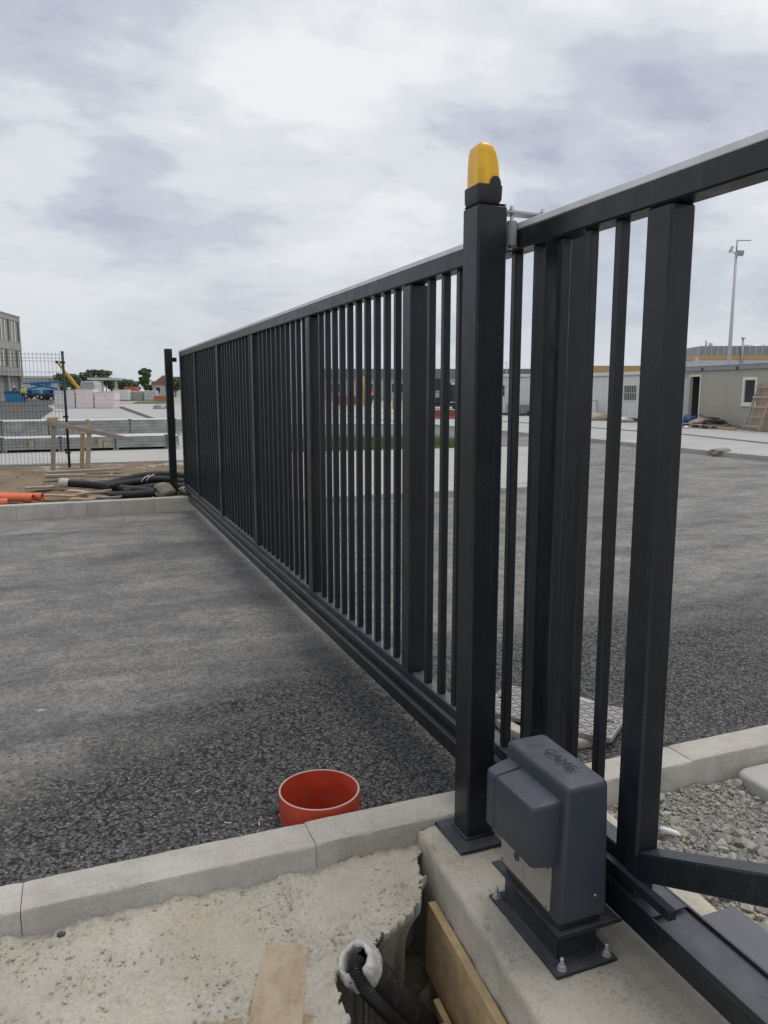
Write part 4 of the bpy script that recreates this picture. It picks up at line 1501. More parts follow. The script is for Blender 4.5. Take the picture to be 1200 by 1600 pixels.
# planks on the dirt
for i, (a, b, w, lab) in enumerate([((-0.46, 13.05, 0.29), (0.66, 13.25, 0.29), 0.11, 'long grey plank on the dirt behind the trestle foot'),
                                    ((-0.48, 12.75, 0.27), (0.10, 12.72, 0.26), 0.12, 'thick grey plank lying on the dirt in front of the trestle'),
                                    ((0.05, 12.70, 0.25), (0.74, 12.55, 0.24), 0.06, 'thin grey batten lying on the dirt right of the thick plank'),
                                    ((0.0, 12.05, 0.225), (0.46, 12.2, 0.225), 0.05, 'narrow pale batten lying on the dirt above the black pipes')]):
    o = MB().bar(Vector(a) - Vector(a), Vector(b) - Vector(a), w, 0.035, 0.003).build('plank', 'grey_timber', None, loc=a)
    tag(o, lab, 'plank')
for i, (x, y, z, l, w, rz, ry, lab) in enumerate([(-0.22, 11.25, 0.145, 0.62, 0.13, -14, 1, 'pale wooden board beside the orange pipe ends'),
                                                  (0.03, 10.86, 0.135, 0.34, 0.10, 4, 2, 'short pale board overhanging the far kerb'),
                                                  (0.18, 11.28, 0.165, 0.46, 0.18, 25, -4, 'broad weathered board on top of the heap by the far kerb'),
                                                  (0.31, 11.0, 0.13, 0.44, 0.14, -8, 0, 'brown board at the right end of the heap by the far kerb'),
                                                  (0.05, 11.46, 0.155, 0.5, 0.12, -32, 3, 'board at the back of the heap, nearest the white pipe mouth'),
                                                  (-0.52, 11.95, 0.19, 0.42, 0.16, 28, 2, 'flat splintered board on the dirt left of the white pipe mouth')]):
    mb = MB()
    nn = 7
    vs = []
    for k in range(nn + 1):
        u_ = -l / 2 + l * k / nn
        e0 = random.uniform(0, 0.02) + (random.uniform(0, 0.04) if k in (0, nn) else 0)
        e1 = random.uniform(0, 0.02) + (random.uniform(0, 0.04) if k in (0, nn) else 0)
        for zz_ in (-0.011, 0.011):
            vs += [(u_, -w / 2 + e0, zz_ + 0.006 * math.sin(k)), (u_, w / 2 - e1, zz_ + 0.006 * math.sin(k))]
    fs = []
    for k in range(nn):
        a, b = 4 * k, 4 * (k + 1)
        fs += [(a, b, b + 1, a + 1), (a + 2, a + 3, b + 3, b + 2), (a, a + 2, b + 2, b), (a + 1, b + 1, b + 3, a + 3)]
    fs += [(0, 1, 3, 2), (4 * nn, 4 * nn + 2, 4 * nn + 3, 4 * nn + 1)]
    mb.add(vs, fs)
    o = mb.build('plank', 'pale_timber' if i in (0, 1, 4) else 'grey_timber', None, loc=(x, y, z), rot=(R(ry), R(ry * 0.7), R(rz)), recalc=True)
    tag(o, lab, 'plank')

# corrugated black ducts
ducts = [([(-0.22, 12.0, 0.235), (0.15, 11.8, 0.215), (0.55, 11.45, 0.18), (0.95, 11.12, 0.155), (1.10, 11.02, 0.15)], 'black corrugated duct lying in front with its white wrapped mouth to the left'),
         ([(0.28, 11.55, 0.20), (0.60, 11.75, 0.26), (0.95, 11.85, 0.31), (1.35, 11.85, 0.30), (1.7, 11.8, 0.2)], 'black corrugated duct at the back of the pile by the catch post'),
         ([(0.33, 11.42, 0.21), (0.7, 11.58, 0.245), (1.1, 11.68, 0.265), (1.5, 11.66, 0.20)], 'black corrugated duct crossing the middle of the pile, beneath white tape'),
         ([(0.55, 11.25, 0.15), (0.85, 11.45, 0.165), (1.2, 11.55, 0.175), (1.6, 11.5, 0.14)], 'low black corrugated duct under the pile nearest the rubble'),
         ([(0.36, 11.05, 0.14), (0.70, 11.02, 0.14), (1.0, 11.10, 0.14)], 'short black corrugated duct lying along the far kerb')]
for i, (c_, lab) in enumerate(ducts):
    o = thing('corrugated_duct', lab, 'duct', c_[0])
    b = corrugated(0.022, c_, 0.054, 0.0035, 18).build('duct_wall', 'corrugated_black', o, 60)
    b.location = -Vector(c_[0])
    if i == 0:
        d_ = (Vector(c_[0]) - Vector(c_[1])).normalized()
        a_ = Vector((0, 0, 0))
        w_ = MB()
        w_.lathe([(0.0575, -0.10), (0.066, -0.06), (0.068, -0.01), (0.066, 0.03), (0.058, 0.042), (0.044, 0.036), (0.042, 0.01)], 24, M=d_.to_track_quat('Z', 'Y').to_matrix().to_4x4())
        w_.f = [f for f in w_.f if len(f) == 4]
        w_.mi = [0] * len(w_.f)
        w_.v = [tuple(Vector(v) + Vector((0, 0, 1)) * 0.005 * noise.noise(Vector(v) * 40)) for v in w_.v]
        w_.build('wrapped_mouth', 'white_wrap', o, True)
        MB().tube([a_ + d_ * 0.004, a_ + d_ * 0.008], 0.05, 16).build('mouth', 'rag_dark', o)
    if i == 2:
        for s in ((0.86, 11.60, 0.255), (0.93, 11.63, 0.26)):
            t_ = MB()
            cx = Vector(s) - Vector(c_[0])
            t_.tube([cx + Vector((-0.03, -0.055, -0.01)), cx + Vector((-0.01, -0.058, 0.035)), cx + Vector((0.03, -0.03, 0.065)), cx + Vector((0.09, 0.0, 0.085))], 0.006, 6)
            t_.build('tape', 'white_plastic', o, True)

# orange drain pipes on the left
for i, (a, b, r, lab) in enumerate([((-1.9, 11.62, 0.20), (-0.47, 11.12, 0.155), 0.052, 'orange plastic pipe whose end reaches farthest right behind the kerb'),
                                    ((-1.9, 11.48, 0.20), (-0.58, 11.05, 0.15), 0.052, 'orange plastic pipe between the two other pipe ends'),
                                    ((-2.3, 11.1, 0.14), (-0.87, 10.96, 0.125), 0.05, 'orange plastic pipe nearest the kerb at the left edge')]):
    o = thing('orange_pipe', lab, 'pipe', b)
    A, Bv = Vector(a) - Vector(b), Vector((0, 0, 0))
    d_ = (Bv - A).normalized()
    p_ = MB()
    p_.tube([A, Bv - d_ * 0.09, Bv - d_ * 0.08, Bv], [r, r, r * 1.08, r * 1.08], 24, caps=False)
    p_.tube([Bv, Bv - d_ * 0.35], [r * 1.0, r * 0.9], 24, caps=False)
    p_.build('pipe_wall', 'orange_pipe', o, 50)
    pm = MB()
    pm.tube([Bv - d_ * 0.3, Bv - d_ * 0.295], r * 0.92, 16)
    pm.build('pipe_inside', 'rag_dark', o)
    rim = MB()
    rim.tube([Bv, Bv + d_ * 0.003], [r * 1.08, r * 1.08], 24, caps=False)
    rim.tube([Bv + d_ * 0.003, Bv + d_ * 0.0031], [r * 1.08, r * 0.99], 24, caps=False)
    rim.build('pipe_rim', 'orange_pipe', o)

# rubble heaped round the catch post
tag(lumpy('stone_block', 0.15, 0.12, 0.13, 'rubble_stone', (1.09, 11.09, 0.15), 4, 3, 0.35), 'broken pale concrete lump against the catch post foot', 'concrete lump')
tag(lumpy('stone_block', 0.09, 0.09, 0.07, 'rubble_stone', (1.40, 11.32, 0.12), 9, 3, 0.35), 'small pale concrete lump between catch post and gate end', 'concrete lump')
n = 420
dx_, dy_ = rng.uniform(-1.8, 1.6, n), rng.uniform(10.9, 14.6, n)
sz = 0.006 + 0.022 * rng.random(n) ** 3
stuff(scatter('dirt_stones', np.stack([dx_, dy_, np.array([dirt_z(a, b) for a, b in zip(dx_, dy_)]) + sz * 0.2], 1), sz, 'rubble_stone', (0.5, 0.9), 14),
      'small stones scattered over the bare dirt', 'stones')

# bundles of film-wrapped wall panels
def bundle(label, x0, x1, yy, z0, h, d, seed):
    g = random.Random(seed)
    b = thing('panel_bundle', label, 'panel bundle', ((x0 + x1) / 2, yy, z0))
    L = x1 - x0
    nb = 7
    for k in range(nb):
        x = -L / 2 + 0.25 + (L - 0.5) * k / (nb - 1)
        MB().box(x - 0.06, x + 0.06, 0, d, 0, 0.055, 0.004).build('bearer', 'pale_timber', b)
    npn = 4
    ph = (h - 0.07) / npn
    for k in range(npn):
        o = MB()
        yo = g.uniform(-0.012, 0.012)
        n_ = 24
        vs, fs = [], []
        z_ = 0.056 + k * ph
        for s in range(n_ + 1):
            x = -L / 2 + L * s / n_ + g.uniform(-0.01, 0.01)
            w1, w2 = 0.012 * noise.noise(Vector((x * 2, k, seed))), 0.012 * noise.noise(Vector((x * 2.3, k + 7, seed)))
            vs += [(x, yo + w1, z_), (x, yo + w2, z_ + ph - 0.004), (x, d + yo, z_ + ph - 0.004), (x, d + yo, z_)]
        for s in range(n_):
            for j in range(4):
                fs.append((s * 4 + j, (s + 1) * 4 + j, (s + 1) * 4 + (j + 1) % 4, s * 4 + (j + 1) % 4))
        fs += [(3, 2, 1, 0), tuple(n_ * 4 + j for j in range(4))]
        o.add(vs, fs)
        o.build('wall_panel', 'film_wrap' if k < npn - 1 else 'film_wrap', b, recalc=True)
    MB().box(-L / 2 - 0.005, L / 2 + 0.005, -0.02, d + 0.02, 0.058 + npn * ph, 0.058 + npn * ph + 0.012, 0.004).build('top_film', 'film_top', b)
    for k in range(nb):
        x = -L / 2 + 0.3 + (L - 0.6) * k / (nb - 1) + g.uniform(-0.1, 0.1)
        MB().box(x - 0.012, x + 0.012, -0.018, -0.014, 0.02, h - 0.01).build('strap', 'clamp_dark', b)
        MB().box(x - 0.05, x + 0.05, -0.03, 0.06, h + 0.002, h + 0.02, 0.003).build('edge_guard', 'clamp_dark', b)
    for k in range(5):
        x = -L / 2 + g.uniform(0.4, L - 0.4)
        MB().box(x - 0.04, x + 0.04, -0.030, -0.019, 0.06, 0.06 + g.uniform(0.1, h - 0.1), 0.002).build('stake', 'pale_timber', b)
    return b


bundle('front bundle of film wrapped wall panels on timber bearers, nearest the dirt', -5.0, 2.15, 17.95, 0.255, 0.30, 1.0, 1)
bundle('front bundle of film wrapped wall panels lying farther left, partly out of frame', -12.6, -5.2, 18.1, 0.255, 0.30, 1.0, 2)
bundle('rear bundle of film wrapped wall panels on timber bearers, behind the front one', -4.4, 2.9, 23.4, 0.258, 0.46, 1.1, 3)
bundle('rear bundle of film wrapped wall panels lying farther left behind the mesh', -12.2, -4.7, 23.6, 0.258, 0.46, 1.1, 4)


# ================================================================== BACKGROUND
def sight(px, d, z=0.0):
    """place on the ground plan: d metres out, at the bearing seen at column px"""
    return far((px - 600) / 1225.0 * d, d, z)


def up(py, d):
    """height above datum of what stands d metres out"""
    return CAM_H + (610.0 - py) * d / 1225.0


FACE = -YAW     # turned square to the road heading

# foam blocks
for i, (a, b, y1, mt, lab) in enumerate([(83, 116, 611, 'foam_white', 'whitish foam board stack at the left of the pink stacks'),
                                         (117, 145, 609, 'foam_pink', 'middle pink foam board stack'), (146, 178, 613, 'foam_pink', 'right-hand pink foam board stack beside the apron')]):
    d = 57.0
    p0, p1 = sight(a, d, 0.27), sight(b, d, 0.27)
    w = (p1 - p0).length
    h = up(y1, d) - 0.27
    o = thing('foam_stack', lab, 'foam stack', (p0 + p1) / 2, FACE)
    n_ = 4
    for k in range(n_):
        e = random.uniform(-0.02, 0.02)
        MB().box(-w / 2 + 0.02 + e, w / 2 - 0.02 + e, 0, 1.2, h * k / n_ + 0.004, h * (k + 1) / n_, 0.012).build('foam_pack', mt, o)
    MB().box(-w / 2, w / 2, -0.03, 1.23, h + 0.003, h + 0.03, 0.008).build('cover_film', 'foam_white', o)

# office block with deep window openings
ob = thing('office_building', 'grey concrete office building with rows of tall narrow windows, far left', 'building', sight(36, 102, 0.25), 0)
q0, q1 = sight(38, 103, 0.25), sight(-45, 85, 0.25)
ob.rotation_euler = (0, 0, math.atan2(q1.y - q0.y, q1.x - q0.x))
ob.location = q0
L_ = (q1 - q0).length
H_ = 10.6
# facade runs along local +x from the far corner towards us, faces local +y
def fac(mb, x0, x1, z0, z1, y0=0.0, y1=-0.35):
    return mb.box(x0, x1, y1, y0, z0, z1)


rows = [(4.15, 6.35), (7.35, 10.0)]
bays = int(L_ / 1.25)
core = MB().box(0.3, L_, -14, -0.55, 0.0, H_ - 0.2)
core.build('core', 'facade_concrete', ob)
for zz0, zz1 in ((3.1, 4.15), (6.35, 7.35), (10.0, H_)):
    fac(MB(), 0.0, L_, zz0, zz1, 0.02).build('spandrel', 'facade_concrete', ob)
for r_, (z0, z1) in enumerate(rows):
    pier = fac(MB(), -0.22, 0.22, z0 + 0.003, z1 - 0.003, 0.0, -0.5).build('pier', 'facade_concrete', ob, loc=(0.23, 0, 0))
    for i in range(1, bays):
        s = link_copy(pier, ob)
        s.location = (0.23 + 1.25 * i, 0, 0)
    for i in range(bays - 1):
        wdw = MB().box(0.47 + 1.25 * i, 1.25 * i + 1.24, -0.40, -0.36, z0 + 0.05, z1 - 0.05).build('window', 'window_glass', ob)
        if (i * 7 + r_) % 3 != 1:
            MB().box(0.50 + 1.25 * i, 0.85 + 1.25 * i, -0.08, -0.05, z0 + 0.06, z1 - 0.06).build('blind', 'blind_white', wdw)
for i in range(0, bays, 4):
    MB().box(0.1 + 1.25 * i, 0.6 + 1.25 * i, -0.6, -0.1, 0, 3.1).build('column', 'facade_concrete', ob)
MB().box(0.05, 0.42, -13.9, -0.36, 3.1, H_ - 0.003).build('end_wall', 'cladding_grey', ob)
MB().box(-0.08, L_, -14, 0.08, H_ + 0.003, H_ + 0.12).build('parapet', 'facade_concrete', ob)

# low shed roofs beyond the office
o = thing('site_shed', 'low pale shed roof beyond the mesh fence, behind blue machines', 'shed', sight(52, 150, 0.25), FACE)
MB().box(-3, 3, 0, 6, 0, 3.6).build('wall', 'hall_wall', o)
MB().prism([(-3.4, -0.3), (3.4, -0.3), (3.4, 6.3), (-3.4, 6.3)], 3.603, 4.0).build('roof', 'cladding_light', o)

# ---- people
def person(label, loc, rz, vest, trousers, hat, stride=0.10, h=1.78, arms=((0.10, 0.14), (-0.06, 0.10))):
    k = h / 1.78
    J = {'pel': (0, 0, .98), 'bel': (0, .005, 1.12), 'che': (0, .01, 1.34), 'nek': (0, .0, 1.50), 'hd0': (0, -.01, 1.58), 'hd1': (0, -.015, 1.70),
         'shl': (-.19, .01, 1.42), 'shr': (.19, .01, 1.42), 'ell': (-.25, arms[0][0] * .3, 1.14), 'elr': (.25, arms[1][0] * .3, 1.14),
         'wrl': (-.25, -arms[0][1], .90), 'wrr': (.25, -arms[1][1], .90), 'hal': (-.24, -arms[0][1] - .03, .82), 'har': (.24, -arms[1][1] - .03, .82),
         'hil': (-.095, 0, .92), 'hir': (.095, 0, .92), 'knl': (-.105, -.03 - stride * .5, .50), 'knr': (.105, -.03 + stride * .4, .50),
         'anl': (-.11, -stride, .09), 'anr': (.11, stride, .09), 'tol': (-.125, -stride - .17, .035), 'tor': (.125, stride - .17, .035)}
    RD = {'pel': .135, 'bel': .13, 'che': .15, 'nek': .058, 'hd0': .075, 'hd1': .085, 'shl': .075, 'shr': .075, 'ell': .05, 'elr': .05, 'wrl': .036, 'wrr': .036, 'hal': .038, 'har': .038,
          'hil': .095, 'hir': .095, 'knl': .065, 'knr': .065, 'anl': .048, 'anr': .048, 'tol': .04, 'tor': .04}
    Ed = [('pel', 'bel'), ('bel', 'che'), ('che', 'nek'), ('nek', 'hd0'), ('hd0', 'hd1'), ('che', 'shl'), ('che', 'shr'), ('shl', 'ell'), ('ell', 'wrl'), ('wrl', 'hal'), ('shr', 'elr'), ('elr', 'wrr'), ('wrr', 'har'),
          ('pel', 'hil'), ('pel', 'hir'), ('hil', 'knl'), ('knl', 'anl'), ('anl', 'tol'), ('hir', 'knr'), ('knr', 'anr'), ('anr', 'tor')]
    ks = list(J)
    me = bpy.data.meshes.new('tmp')
    me.from_pydata([tuple(c * k for c in J[a]) for a in ks], [(ks.index(a), ks.index(b)) for a, b in Ed], [])
    ob_ = bpy.data.objects.new('tmp', me)
    COL.objects.link(ob_)
    sk = ob_.modifiers.new('s', 'SKIN')
    sv = me.skin_vertices[0].data
    for i, a in enumerate(ks):
        r = RD[a] * k
        sv[i].radius = (r * (1.15 if a in ('che', 'pel', 'bel') else 1), r * (0.8 if a in ('che', 'pel', 'bel') else 1))
        sv[i].use_root = a == 'pel'
    ss = ob_.modifiers.new('d', 'SUBSURF')
    ss.levels = 1
    ss.render_levels = 1
    dg = bpy.context.evaluated_depsgraph_get()
    m2 = bpy.data.meshes.new_from_object(ob_.evaluated_get(dg))
    bpy.data.objects.remove(ob_)
    m2.name = 'body'
    # five fingers on each hand, nose on the face
    bm = bmesh.new()
    bm.from_mesh(m2)
    for s, hn in ((-1, 'hal'), (1, 'har')):
        c = Vector(J[hn]) * k
        for f_, (dx, dl) in enumerate(((-.028, .065), (-.010, .08), (.010, .078), (.027, .06), (.0, .05))):
            ln = dl * k
            base = c + Vector((s * -.012, dx * k, -.02 * k)) if f_ < 4 else c + Vector((s * -.02, -.035 * k, .02 * k))
            dr = Vector((s * -.1, -.15, -1)).normalized() if f_ < 4 else Vector((s * -.3, -.7, -.6)).normalized()
            Mx = Matrix.Translation(base + dr * ln / 2) @ dr.to_track_quat('Z', 'Y').to_matrix().to_4x4()
            bmesh.ops.create_cone(bm, cap_ends=True, segments=6, radius1=.0095 * k, radius2=.007 * k, depth=ln, matrix=Mx)
    bmesh.ops.create_cone(bm, cap_ends=True, segments=5, radius1=.016 * k, radius2=.006 * k, depth=.05 * k, matrix=Matrix.Translation((0, -.10 * k, 1.635 * k)))
    bm.to_mesh(m2)
    bm.free()
    m2.materials.clear()
    for m in (vest, trousers, 'skin', 'boot'):
        m2.materials.append(MATS[m])
    for pgn in m2.polygons:
        z = pgn.center.z / k
        x = abs(pgn.center.x) / k
        if z > 1.52 or (x > .17 and z < .93 and z > .65):
            mi = 2
        elif z < .13:
            mi = 3
        elif z < 1.0 and not (x > .19):
            mi = 1
        else:
            mi = 0
        pgn.material_index = mi
        pgn.use_smooth = True
    pr_ = thing('person', label, 'person', loc, rz)
    b = bpy.data.objects.new('body', m2)
    COL.objects.link(b)
    b.parent = pr_
    z0 = 1.705 * k
    MB().lathe([(0.128 * k, z0 - .012), (0.13 * k, z0 - .004), (0.11 * k, z0), (0.105 * k, z0 + .05), (0.08 * k, z0 + .09), (0.03 * k, z0 + .108), (0.0, z0 + .11)], 18).build('hard_hat', hat, pr_, 50, loc=(0, -.015 * k, 0))
    for z in (1.10, 1.26):
        MB().lathe([(0.178 * k, z * k - .025), (0.18 * k, z * k + .025)], 18, M=Matrix.Scale(0.78, 4, (0, 1, 0))).build('reflective_band', 'letter_white', pr_, True)
    return pr_


person('worker in yellow vest and dark blue trousers standing by the blue machines', sight(35.5, 85, 0.26), R(150), 'vest_yellow', 'trouser_navy', 'hard_hat')
person('worker with white hard hat half hidden behind the blue bin, far left', sight(23, 92, 0.26), R(30), 'trouser_navy', 'trouser_navy', 'hard_hat', 0.05)
person('worker in orange vest and dark trousers seen between the gate bars', sight(583, 86, -0.02), R(-40), 'vest_orange', 'trouser_dark', 'hard_hat_orange', 0.14)

# blue bin and machines
o = thing('site_bin', 'open dark blue steel skip in front of the half hidden worker', 'skip', sight(23, 88, 0.262), FACE)
sk_ = MB()
sk_.add([(-.75, -.5, 0), (.75, -.5, 0), (.75, .5, 0), (-.75, .5, 0), (-.95, -.6, 1.2), (.95, -.6, 1.2), (.95, .6, 1.2), (-.95, .6, 1.2),
         (-.88, -.53, 1.2), (.88, -.53, 1.2), (.88, .53, 1.2), (-.88, .53, 1.2), (-.70, -.44, .06), (.70, -.44, .06), (.70, .44, .06), (-.70, .44, .06)],
        [(0, 3, 2, 1), (0, 1, 5, 4), (1, 2, 6, 5), (2, 3, 7, 6), (3, 0, 4, 7), (4, 5, 9, 8), (5, 6, 10, 9), (6, 7, 11, 10), (7, 4, 8, 11), (8, 9, 13, 12), (9, 10, 14, 13), (10, 11, 15, 14), (11, 8, 12, 15), (12, 13, 14, 15)])
sk_.build('skip_body', 'machine_blue', o, recalc=True)
MB().box(-.97, .97, -.64, -.60, 1.05, 1.15).build('rim_bar', 'machine_dark', o)


def boom_lift(label, px, d, flip=1, s=1.0):
    o = thing('boom_lift', label, 'boom lift', sight(px, d, 0.262), FACE)
    o.scale = (s * flip, s, s)
    MB().box(-1.1, 1.1, -.75, .75, .38, .80, .05).build('chassis', 'machine_dark', o)
    for x in (-.95, .95):
        for y in (-.85, .85):
            w = MB().lathe([(0.0, -.14), (.20, -.14), (.40, -.13), (.42, -.08), (.42, .08), (.40, .13), (.20, .14), (0.0, .14)], 20, M=Matrix.Rotation(R(90), 4, 'X')).build('wheel', 'tyre', o, 40, loc=(x, y, .42))
            MB().lathe([(0.0, -.155), (.19, -.15), (.19, .15), (0.0, .155)], 14, M=Matrix.Rotation(R(90), 4, 'X')).build('rim', 'white_panel', w, 40)
    MB().box(-.9, .9, -.7, .7, .82, 1.55, .08).build('turret', 'machine_blue', o)
    MB().box(-.7, -.1, -.72, -.70, .95, 1.4).build('engine_hatch', 'machine_dark', o)
    MB().bar((-1.0, 0, 1.6), (2.9, 0, 2.35), .26, .30, .02).build('lower_boom', 'machine_blue', o)
    MB().bar((2.9, 0, 2.42), (-2.1, 0, 2.55), .22, .25, .02).build('upper_boom', 'machine_blue', o)
    MB().bar((-2.1, 0, 2.5), (-2.2, 0, 1.5), .12, .14, .01).build('jib', 'machine_blue', o)
    bk = MB()
    for z in (.55, 1.05, 1.6):
        for a, b in (((-3.0, -.5), (-2.2, -.5)), ((-2.2, -.5), (-2.2, .5)), ((-2.2, .5), (-3.0, .5)), ((-3.0, .5), (-3.0, -.5))):
            bk.bar((a[0], a[1], z), (b[0], b[1], z), .05, .05)
    for x in (-3.0, -2.2):
        for y in (-.5, .5):
            bk.bar((x, y, .5), (x, y, 1.62), .05, .05)
    bk.box(-3.0, -2.2, -.5, .5, .48, .53)
    bk.build('basket', 'lamp_steel', o)
    return o


boom_lift('blue boom lift with stowed boom beside the pink foam stacks', 79, 104, -1, 0.92)
boom_lift('blue boom lift farther back, behind the yellow vest worker', 53, 118, 1, 0.92)

# yellow telescopic crane
cr_ = thing('mobile_crane', 'yellow mobile crane with raised boom behind the pink foam stacks', 'crane', sight(122, 120, 0.25), FACE)
MB().box(-1.6, 2.6, -1.2, 1.2, .6, 1.3, .06).build('carrier', 'boom_yellow', cr_)
MB().box(1.2, 2.6, -1.1, 1.1, 1.303, 2.4, .1).build('cab', 'boom_yellow', cr_)
for x in (-1.1, .4, 1.9):
    MB().lathe([(0.0, -1.3), (.5, -1.3), (.5, 1.3), (0.0, 1.3)], 16, M=Matrix.Rotation(R(90), 4, 'X')).build('wheel', 'tyre', cr_, 40, loc=(x, 0, .5))
MB().bar((0.2, 0, 1.4), (-1.6, 0, 3.8), .38, .42, .03).build('boom_section', 'boom_yellow', cr_)
MB().bar((-1.5, 0, 3.7), (-2.9, 0, 5.55), .28, .32, .03).build('boom_section', 'boom_yellow', cr_)
MB().box(-3.15, -2.75, -.2, .2, 5.35, 5.75, .03).build('boom_head', 'rag_dark', cr_)

# canopy and pale silo shed
o = thing('canopy', 'pale flat canopy roof on columns in front of the far trees', 'canopy', sight(165, 140, 0.25), FACE)
MB().box(-2.6, 2.6, -1.5, 1.5, 3.1, 3.5).build('roof', 'cladding_light', o)
for x in (-.6, 1.9):
    MB().box(x - .2, x + .2, -.2, .2, 0, 3.1).build('column', 'hall_wall', o)
o = thing('site_cabin', 'ribbed light grey site cabin behind the pink foam stacks', 'cabin', sight(137, 100, 0.25), FACE)
MB().box(-.95, .95, 0, 2.4, 0.1, 2.2, .05).build('cabin_body', 'cladding_light', o)
MB().box(-.8, .8, -.05, 2.4, 2.203, 2.45, .05).build('roof', 'cladding_light', o)
for i in range(7):
    MB().box(-.85 + .27 * i, -.80 + .27 * i, -.03, -.002, .2, 2.1).build('rib', 'cladding_grey', o)

# wrapped pallets of blocks
for i, (px, d, w, h, mt, lab) in enumerate([(188, 96, 1.9, 1.35, 'foam_white', 'white wrapped pallet of blocks next to the pink foam stacks'), (200, 100, 1.6, 1.2, 'film_top', 'pale wrapped pallet second from the pink foam stacks'),
                                            (211, 97, 1.7, 1.15, 'film_wrap', 'grey wrapped pallet third from the pink foam stacks'), (223, 99, 1.6, 1.2, 'film_wrap', 'grey wrapped pallet below the orange pallet load'), (234, 97, 1.5, 1.25, 'film_top', 'pale wrapped pallet nearest the gabled house')]):
    o = thing('wrapped_pallet', lab, 'pallet', sight(px, d, 0.262), FACE)
    MB().box(-w / 2, w / 2, 0, 1.1, 0, .12, .01).build('pallet_base', 'grey_timber', o)
    for k in range(3):
        MB().box(-w / 2 + .03 * (k % 2), w / 2 - .02, 0.02, 1.08, .123 + (h - .12) * k / 3, .118 + (h - .12) * (k + 1) / 3, .03).build('block_layer', mt, o)
o = thing('brick_pallet', 'orange brick pallet standing behind the wrapped pallets', 'pallet', sight(204, 118, 0.262), FACE)
MB().box(-1.0, 1.0, 0, 1.2, 0, .12).build('pallet_base', 'grey_timber', o)
for k in range(4):
    MB().box(-1.0, 1.0, 0.02, 1.18, .123 + .42 * k, .118 + .42 * (k + 1), .03).build('brick_layer', 'brick_orange', o)
o = thing('brick_pallet', 'low rusty red brick pallet in front of the gabled house', 'pallet', sight(250, 92, 0.262), FACE)
MB().box(-.8, .8, 0, 1.2, 0, .12).build('pallet_base', 'grey_timber', o)
for k in range(2):
    MB().box(-.8, .8, 0.02, 1.18, .123 + .28 * k, .118 + .28 * (k + 1), .03).build('brick_layer', 'brick_orange', o)
tag(lumpy('gravel_heap', 0.55, 0.4, 0.34, 'cladding_grey', sight(251, 55, 0.26), 6, 3, 0.3), 'small grey gravel heap on the apron beside the catch post', 'gravel heap')
flat_poly('yard_verge', [tuple(sight(205, 78)[:2]), tuple(sight(262, 76)[:2]), tuple(sight(262, 90)[:2]), tuple(sight(215, 92)[:2])], 0.268, 'grass_green')

# gabled house
o = thing('house', 'white gabled house with brown tiled roof beside the catch post', 'house', sight(256, 150, 0.2), FACE)
MB().box(-2.2, 2.2, 0, 6, 0, 2.4).build('wall', 'house_wall', o)
rf = MB().add([(-2.5, -.2, 2.36), (2.5, -.2, 2.36), (0, -.2, 4.2), (-2.5, 6.2, 2.36), (2.5, 6.2, 2.36), (0, 6.2, 4.2)], [(0, 1, 2), (3, 5, 4), (0, 2, 5, 3), (1, 4, 5, 2), (0, 3, 4, 1)])
rf = rf.build('roof', 'roof_tile', o)
for x in (-1.1, .9):
    w = MB().box(x - .35, x + .35, -.03, -.004, .9, 1.9).build('window', 'window_glass', o)


# trees
def tree(label, px, d, h, w, mat, seed, z0=0.2, n=1500, cone=False):
    g = np.random.default_rng(seed)
    p = sight(px, d, z0)
    o = thing('tree', label, 'tree', p)
    tr_ = MB()
    tr_.tube([(0, 0, -.2), (0.05, 0, h * .25), (0.0, .05, h * .55), (.05, 0, h * .8)], [.045 * h * .5, .035 * h * .5, .02 * h * .5, .01], 8)
    for k in range(6):
        a = g.uniform(0, 6.28)
        b = h * g.uniform(.3, .6)
        tr_.tube([(0, 0, b), (math.cos(a) * w * .22, math.sin(a) * w * .22, b + h * .14), (math.cos(a) * w * .36, math.sin(a) * w * .36, b + h * .26)], [.06, .04, .015], 5)
    tr_.build('trunk', 'bark', o)
    cl = []
    nc = 13
    for k in range(nc):
        a = g.uniform(0, 6.28)
        zz = g.uniform(.32, .95)
        rad = w * .5 * ((1.05 - zz) if cone else math.sqrt(max(0.05, 1 - ((zz - .6) / .42) ** 2))) * g.uniform(.25, .85)
        cl.append((math.cos(a) * rad, math.sin(a) * rad, zz * h, w * g.uniform(.12, .22)))
    mb_ = MB()
    for i in range(n):
        c = cl[g.integers(nc)]
        q_ = g.normal(0, 1, 3)
        q_ /= np.linalg.norm(q_)
        q_ *= c[3] * g.uniform(.5, 1.05)
        pos = Vector((c[0] + q_[0], c[1] + q_[1], min(h, c[2] + q_[2] * .8)))
        s = h * g.uniform(.03, .06)
        ax = Vector(g.normal(0, 1, 3)).normalized()
        bx_ = ax.orthogonal().normalized()
        k = len(mb_.v)
        mb_.v += [tuple(pos + ax * s), tuple(pos + bx_ * s * .7), tuple(pos - ax * s), tuple(pos - bx_ * s * .7)]
        mb_.f.append((k, k + 1, k + 2, k + 3))
        mb_.mi.append(0)
    mb_.build('crown', mat, o)
    return o


